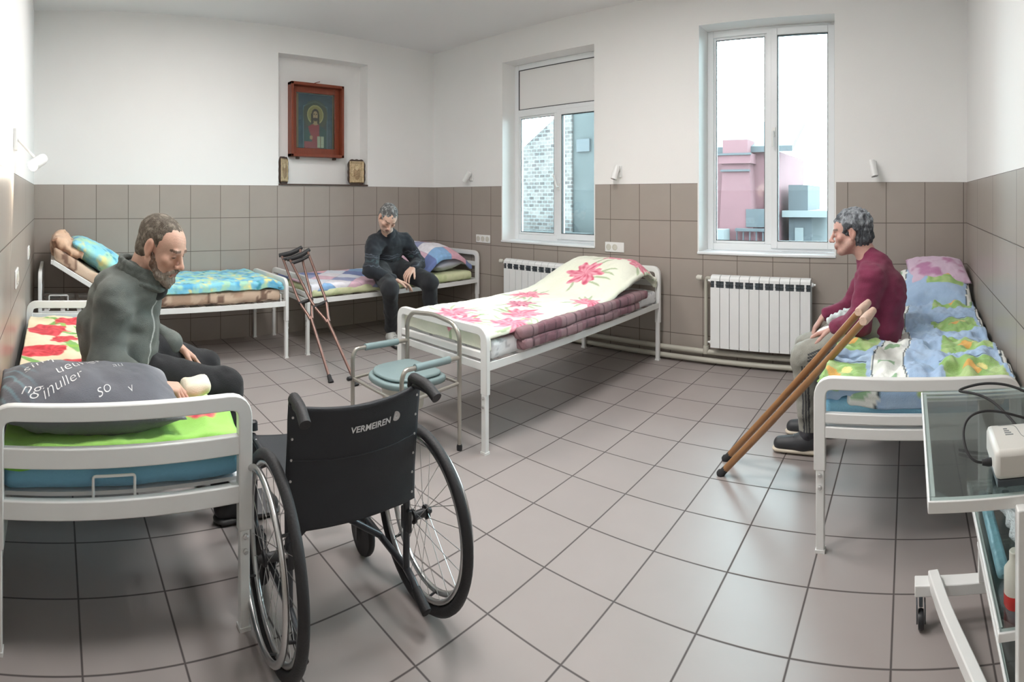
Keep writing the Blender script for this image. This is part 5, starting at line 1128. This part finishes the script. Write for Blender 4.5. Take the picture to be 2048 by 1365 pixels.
# --- man in maroon sweater on the right bed
P3 = empty('person', (4.70, -1.25, 0), label='grey-haired man in maroon sweater and grey trousers sitting sideways on the right wall bed', cat='person')
hc3 = A_((4.715, -1.25, 1.118)); HR3 = frame((-.985, -.10, -.12))
F = Field(); head(F, hc3, HR3, 1.0); nb = A_((4.808, -1.25, .985)); F.rc(nb, hc3+A_((0, -.035, -.045))@HR3, .060, .054, .02)
pel = A_((4.875, -1.25, .685)); up = A_((4.850, -1.25, .915)); fw = A_((-1., 0, 0)); F.rc(pel, up, .10, .10, .02)
Rs, Re, Rw = A_((4.815, -1.085, .900)), A_((4.695, -1.03, .695)), A_((4.565, -1.13, .665)); Ls, Le, Lw = A_((4.835, -1.405, .895)), A_((4.775, -1.455, .695)), A_((4.655, -1.385, .655))
F.chain([up, Rs, Re, Rw], [.07, .045, .036, .026], .02); F.chain([up, Ls, Le, Lw], [.07, .045, .036, .026], .02)
hand(F, Rw+A_((-.015, -.004, -.003)), (-.62, -.15, -.78), (.75, .1, -.60), -1, curl=(.35, .55, .4)); hand(F, Lw+A_((-.012, .006, -.004)), (-.95, .25, -.30), (.2, .1, -.95), 1, curl=(.3, .5, .4))
Lk, La, Rk, Ra = A_((4.475, -1.375, .500)), A_((4.500, -1.335, .115)), A_((4.445, -1.135, .490)), A_((4.515, -1.115, .115)); Lh, Rh = A_((4.83, -1.345, .650)), A_((4.83, -1.155, .650))
F.chain([pel, Rh, Rk, Ra], [.09, .07, .045, .032], .02); F.chain([pel, Lh, Lk, La], [.09, .07, .045, .032], .02); F.rc(Ra, Ra+A_((-.06, 0, -.085)), .026, .02); F.rc(La, La+A_((-.06, 0, -.085)), .026, .02)
emit_mesh(F, .0038, 'body', M['skin'], P3, lambda P: skincol(P, hc3, HR3, S(200, 160, 148), S(160, 108, 102), False, stub=.3, brow=S(80, 74, 70)))
F = Field(); F.rc(pel+A_((.005, 0, -.045)), A_((4.885, -1.25, .80)), .158, .150, .05, (fw, .80)); F.rc(pel+A_((-.03, -.06, -.03)), pel+A_((-.03, .06, -.03)), .115, .115, .04); F.rc(A_((4.885, -1.25, .80)), up, .150, .115, .05, (fw, .80))
F.chain([up, Rs, Re, Rw], [.085, .072, .055, .042], .035); F.chain([up, Ls, Le, Lw], [.085, .074, .058, .044], .035); F.rc(nb+A_((.01, 0, -.02)), nb+A_((.0, 0, .0)), .070, .064, .02)
emit_mesh(F, .005, 'sweater', M['knit'], P3, lambda P: blend(base(len(P), S(118, 42, 72)), .4*np.clip(fbm(P, .06, 4), 0, 1), S(138, 58, 88)), lambda P: fold(P, .009, .075, 33, (1, 1, 1.5))+.004*np.sin(70*P[:, 2]-30*P[:, 0]+4*vn(P, .1, 3))*np.clip(vn(P, .13, 7), 0, 1))
F = Field(); F.rc(pel+A_((0, 0, -.035)), pel+A_((-.06, 0, -.03)), .120, .115, .04); F.chain([Rh, Rk, Ra], [.090, .064, .055], .03); F.chain([Lh, Lk, La], [.093, .066, .057], .03)
def tr(P):
    C = base(len(P), S(150, 150, 142)); leg = P[:, 1] < -1.25
    t = np.clip((4.83-P[:, 0])/.36, 0, 1); zc = .650-.150*t; thigh = leg&(P[:, 0] < 4.75)&(P[:, 2] > .46)
    for k in (-.016, 0, .016): C = blend(C, .9*(thigh&(P[:, 0] > 4.51)&(P[:, 1] < -1.405)&(np.abs(P[:, 2]-zc-k+.005) < .0055)), (.03, .035, .045))
    sh = leg&(P[:, 2] <= .47)&(P[:, 1] < -1.372)
    for k in (-.014, 0, .014): C = blend(C, .9*(sh&(np.abs(P[:, 0]-4.495-k) < .0052)), (.03, .035, .045))
    return blend(C, (P[:, 2] < .125), (.05, .05, .06))
emit_mesh(F, .005, 'trousers', M['knit'], P3, tr, lambda P: fold(P, .008, .06, 44))
shoe(P3, (4.545, -1.335, 0), (4.295, -1.345, 0), (.035, .037, .042), S(206, 196, 178)); shoe(P3, (4.565, -1.11, 0), (4.315, -1.12, 0), (.035, .037, .042), S(206, 196, 178))
hairmesh(hc3, HR3, 1.0, P3, lambda P: blend(base(len(P), S(74, 78, 84)), np.clip(fbm(P, .02, 7)+.5*((P[:, 2]-1.12)/.08), 0, 1)*.8, S(168, 174, 180)), line=.028, grow=.013, amp=.007, h=.004, back=-.065)
for d_ in ((0, 0, 0),):
    F = Field(); F.rc((4.62, -1.30, .665), (4.70, -1.24, .69), .03, .035); emit_mesh(F, .005, 'pale_cloth', M['knit'], P3, lambda P: base(len(P), S(206, 218, 218)), lambda P: .012*vn(P, .02, 4));
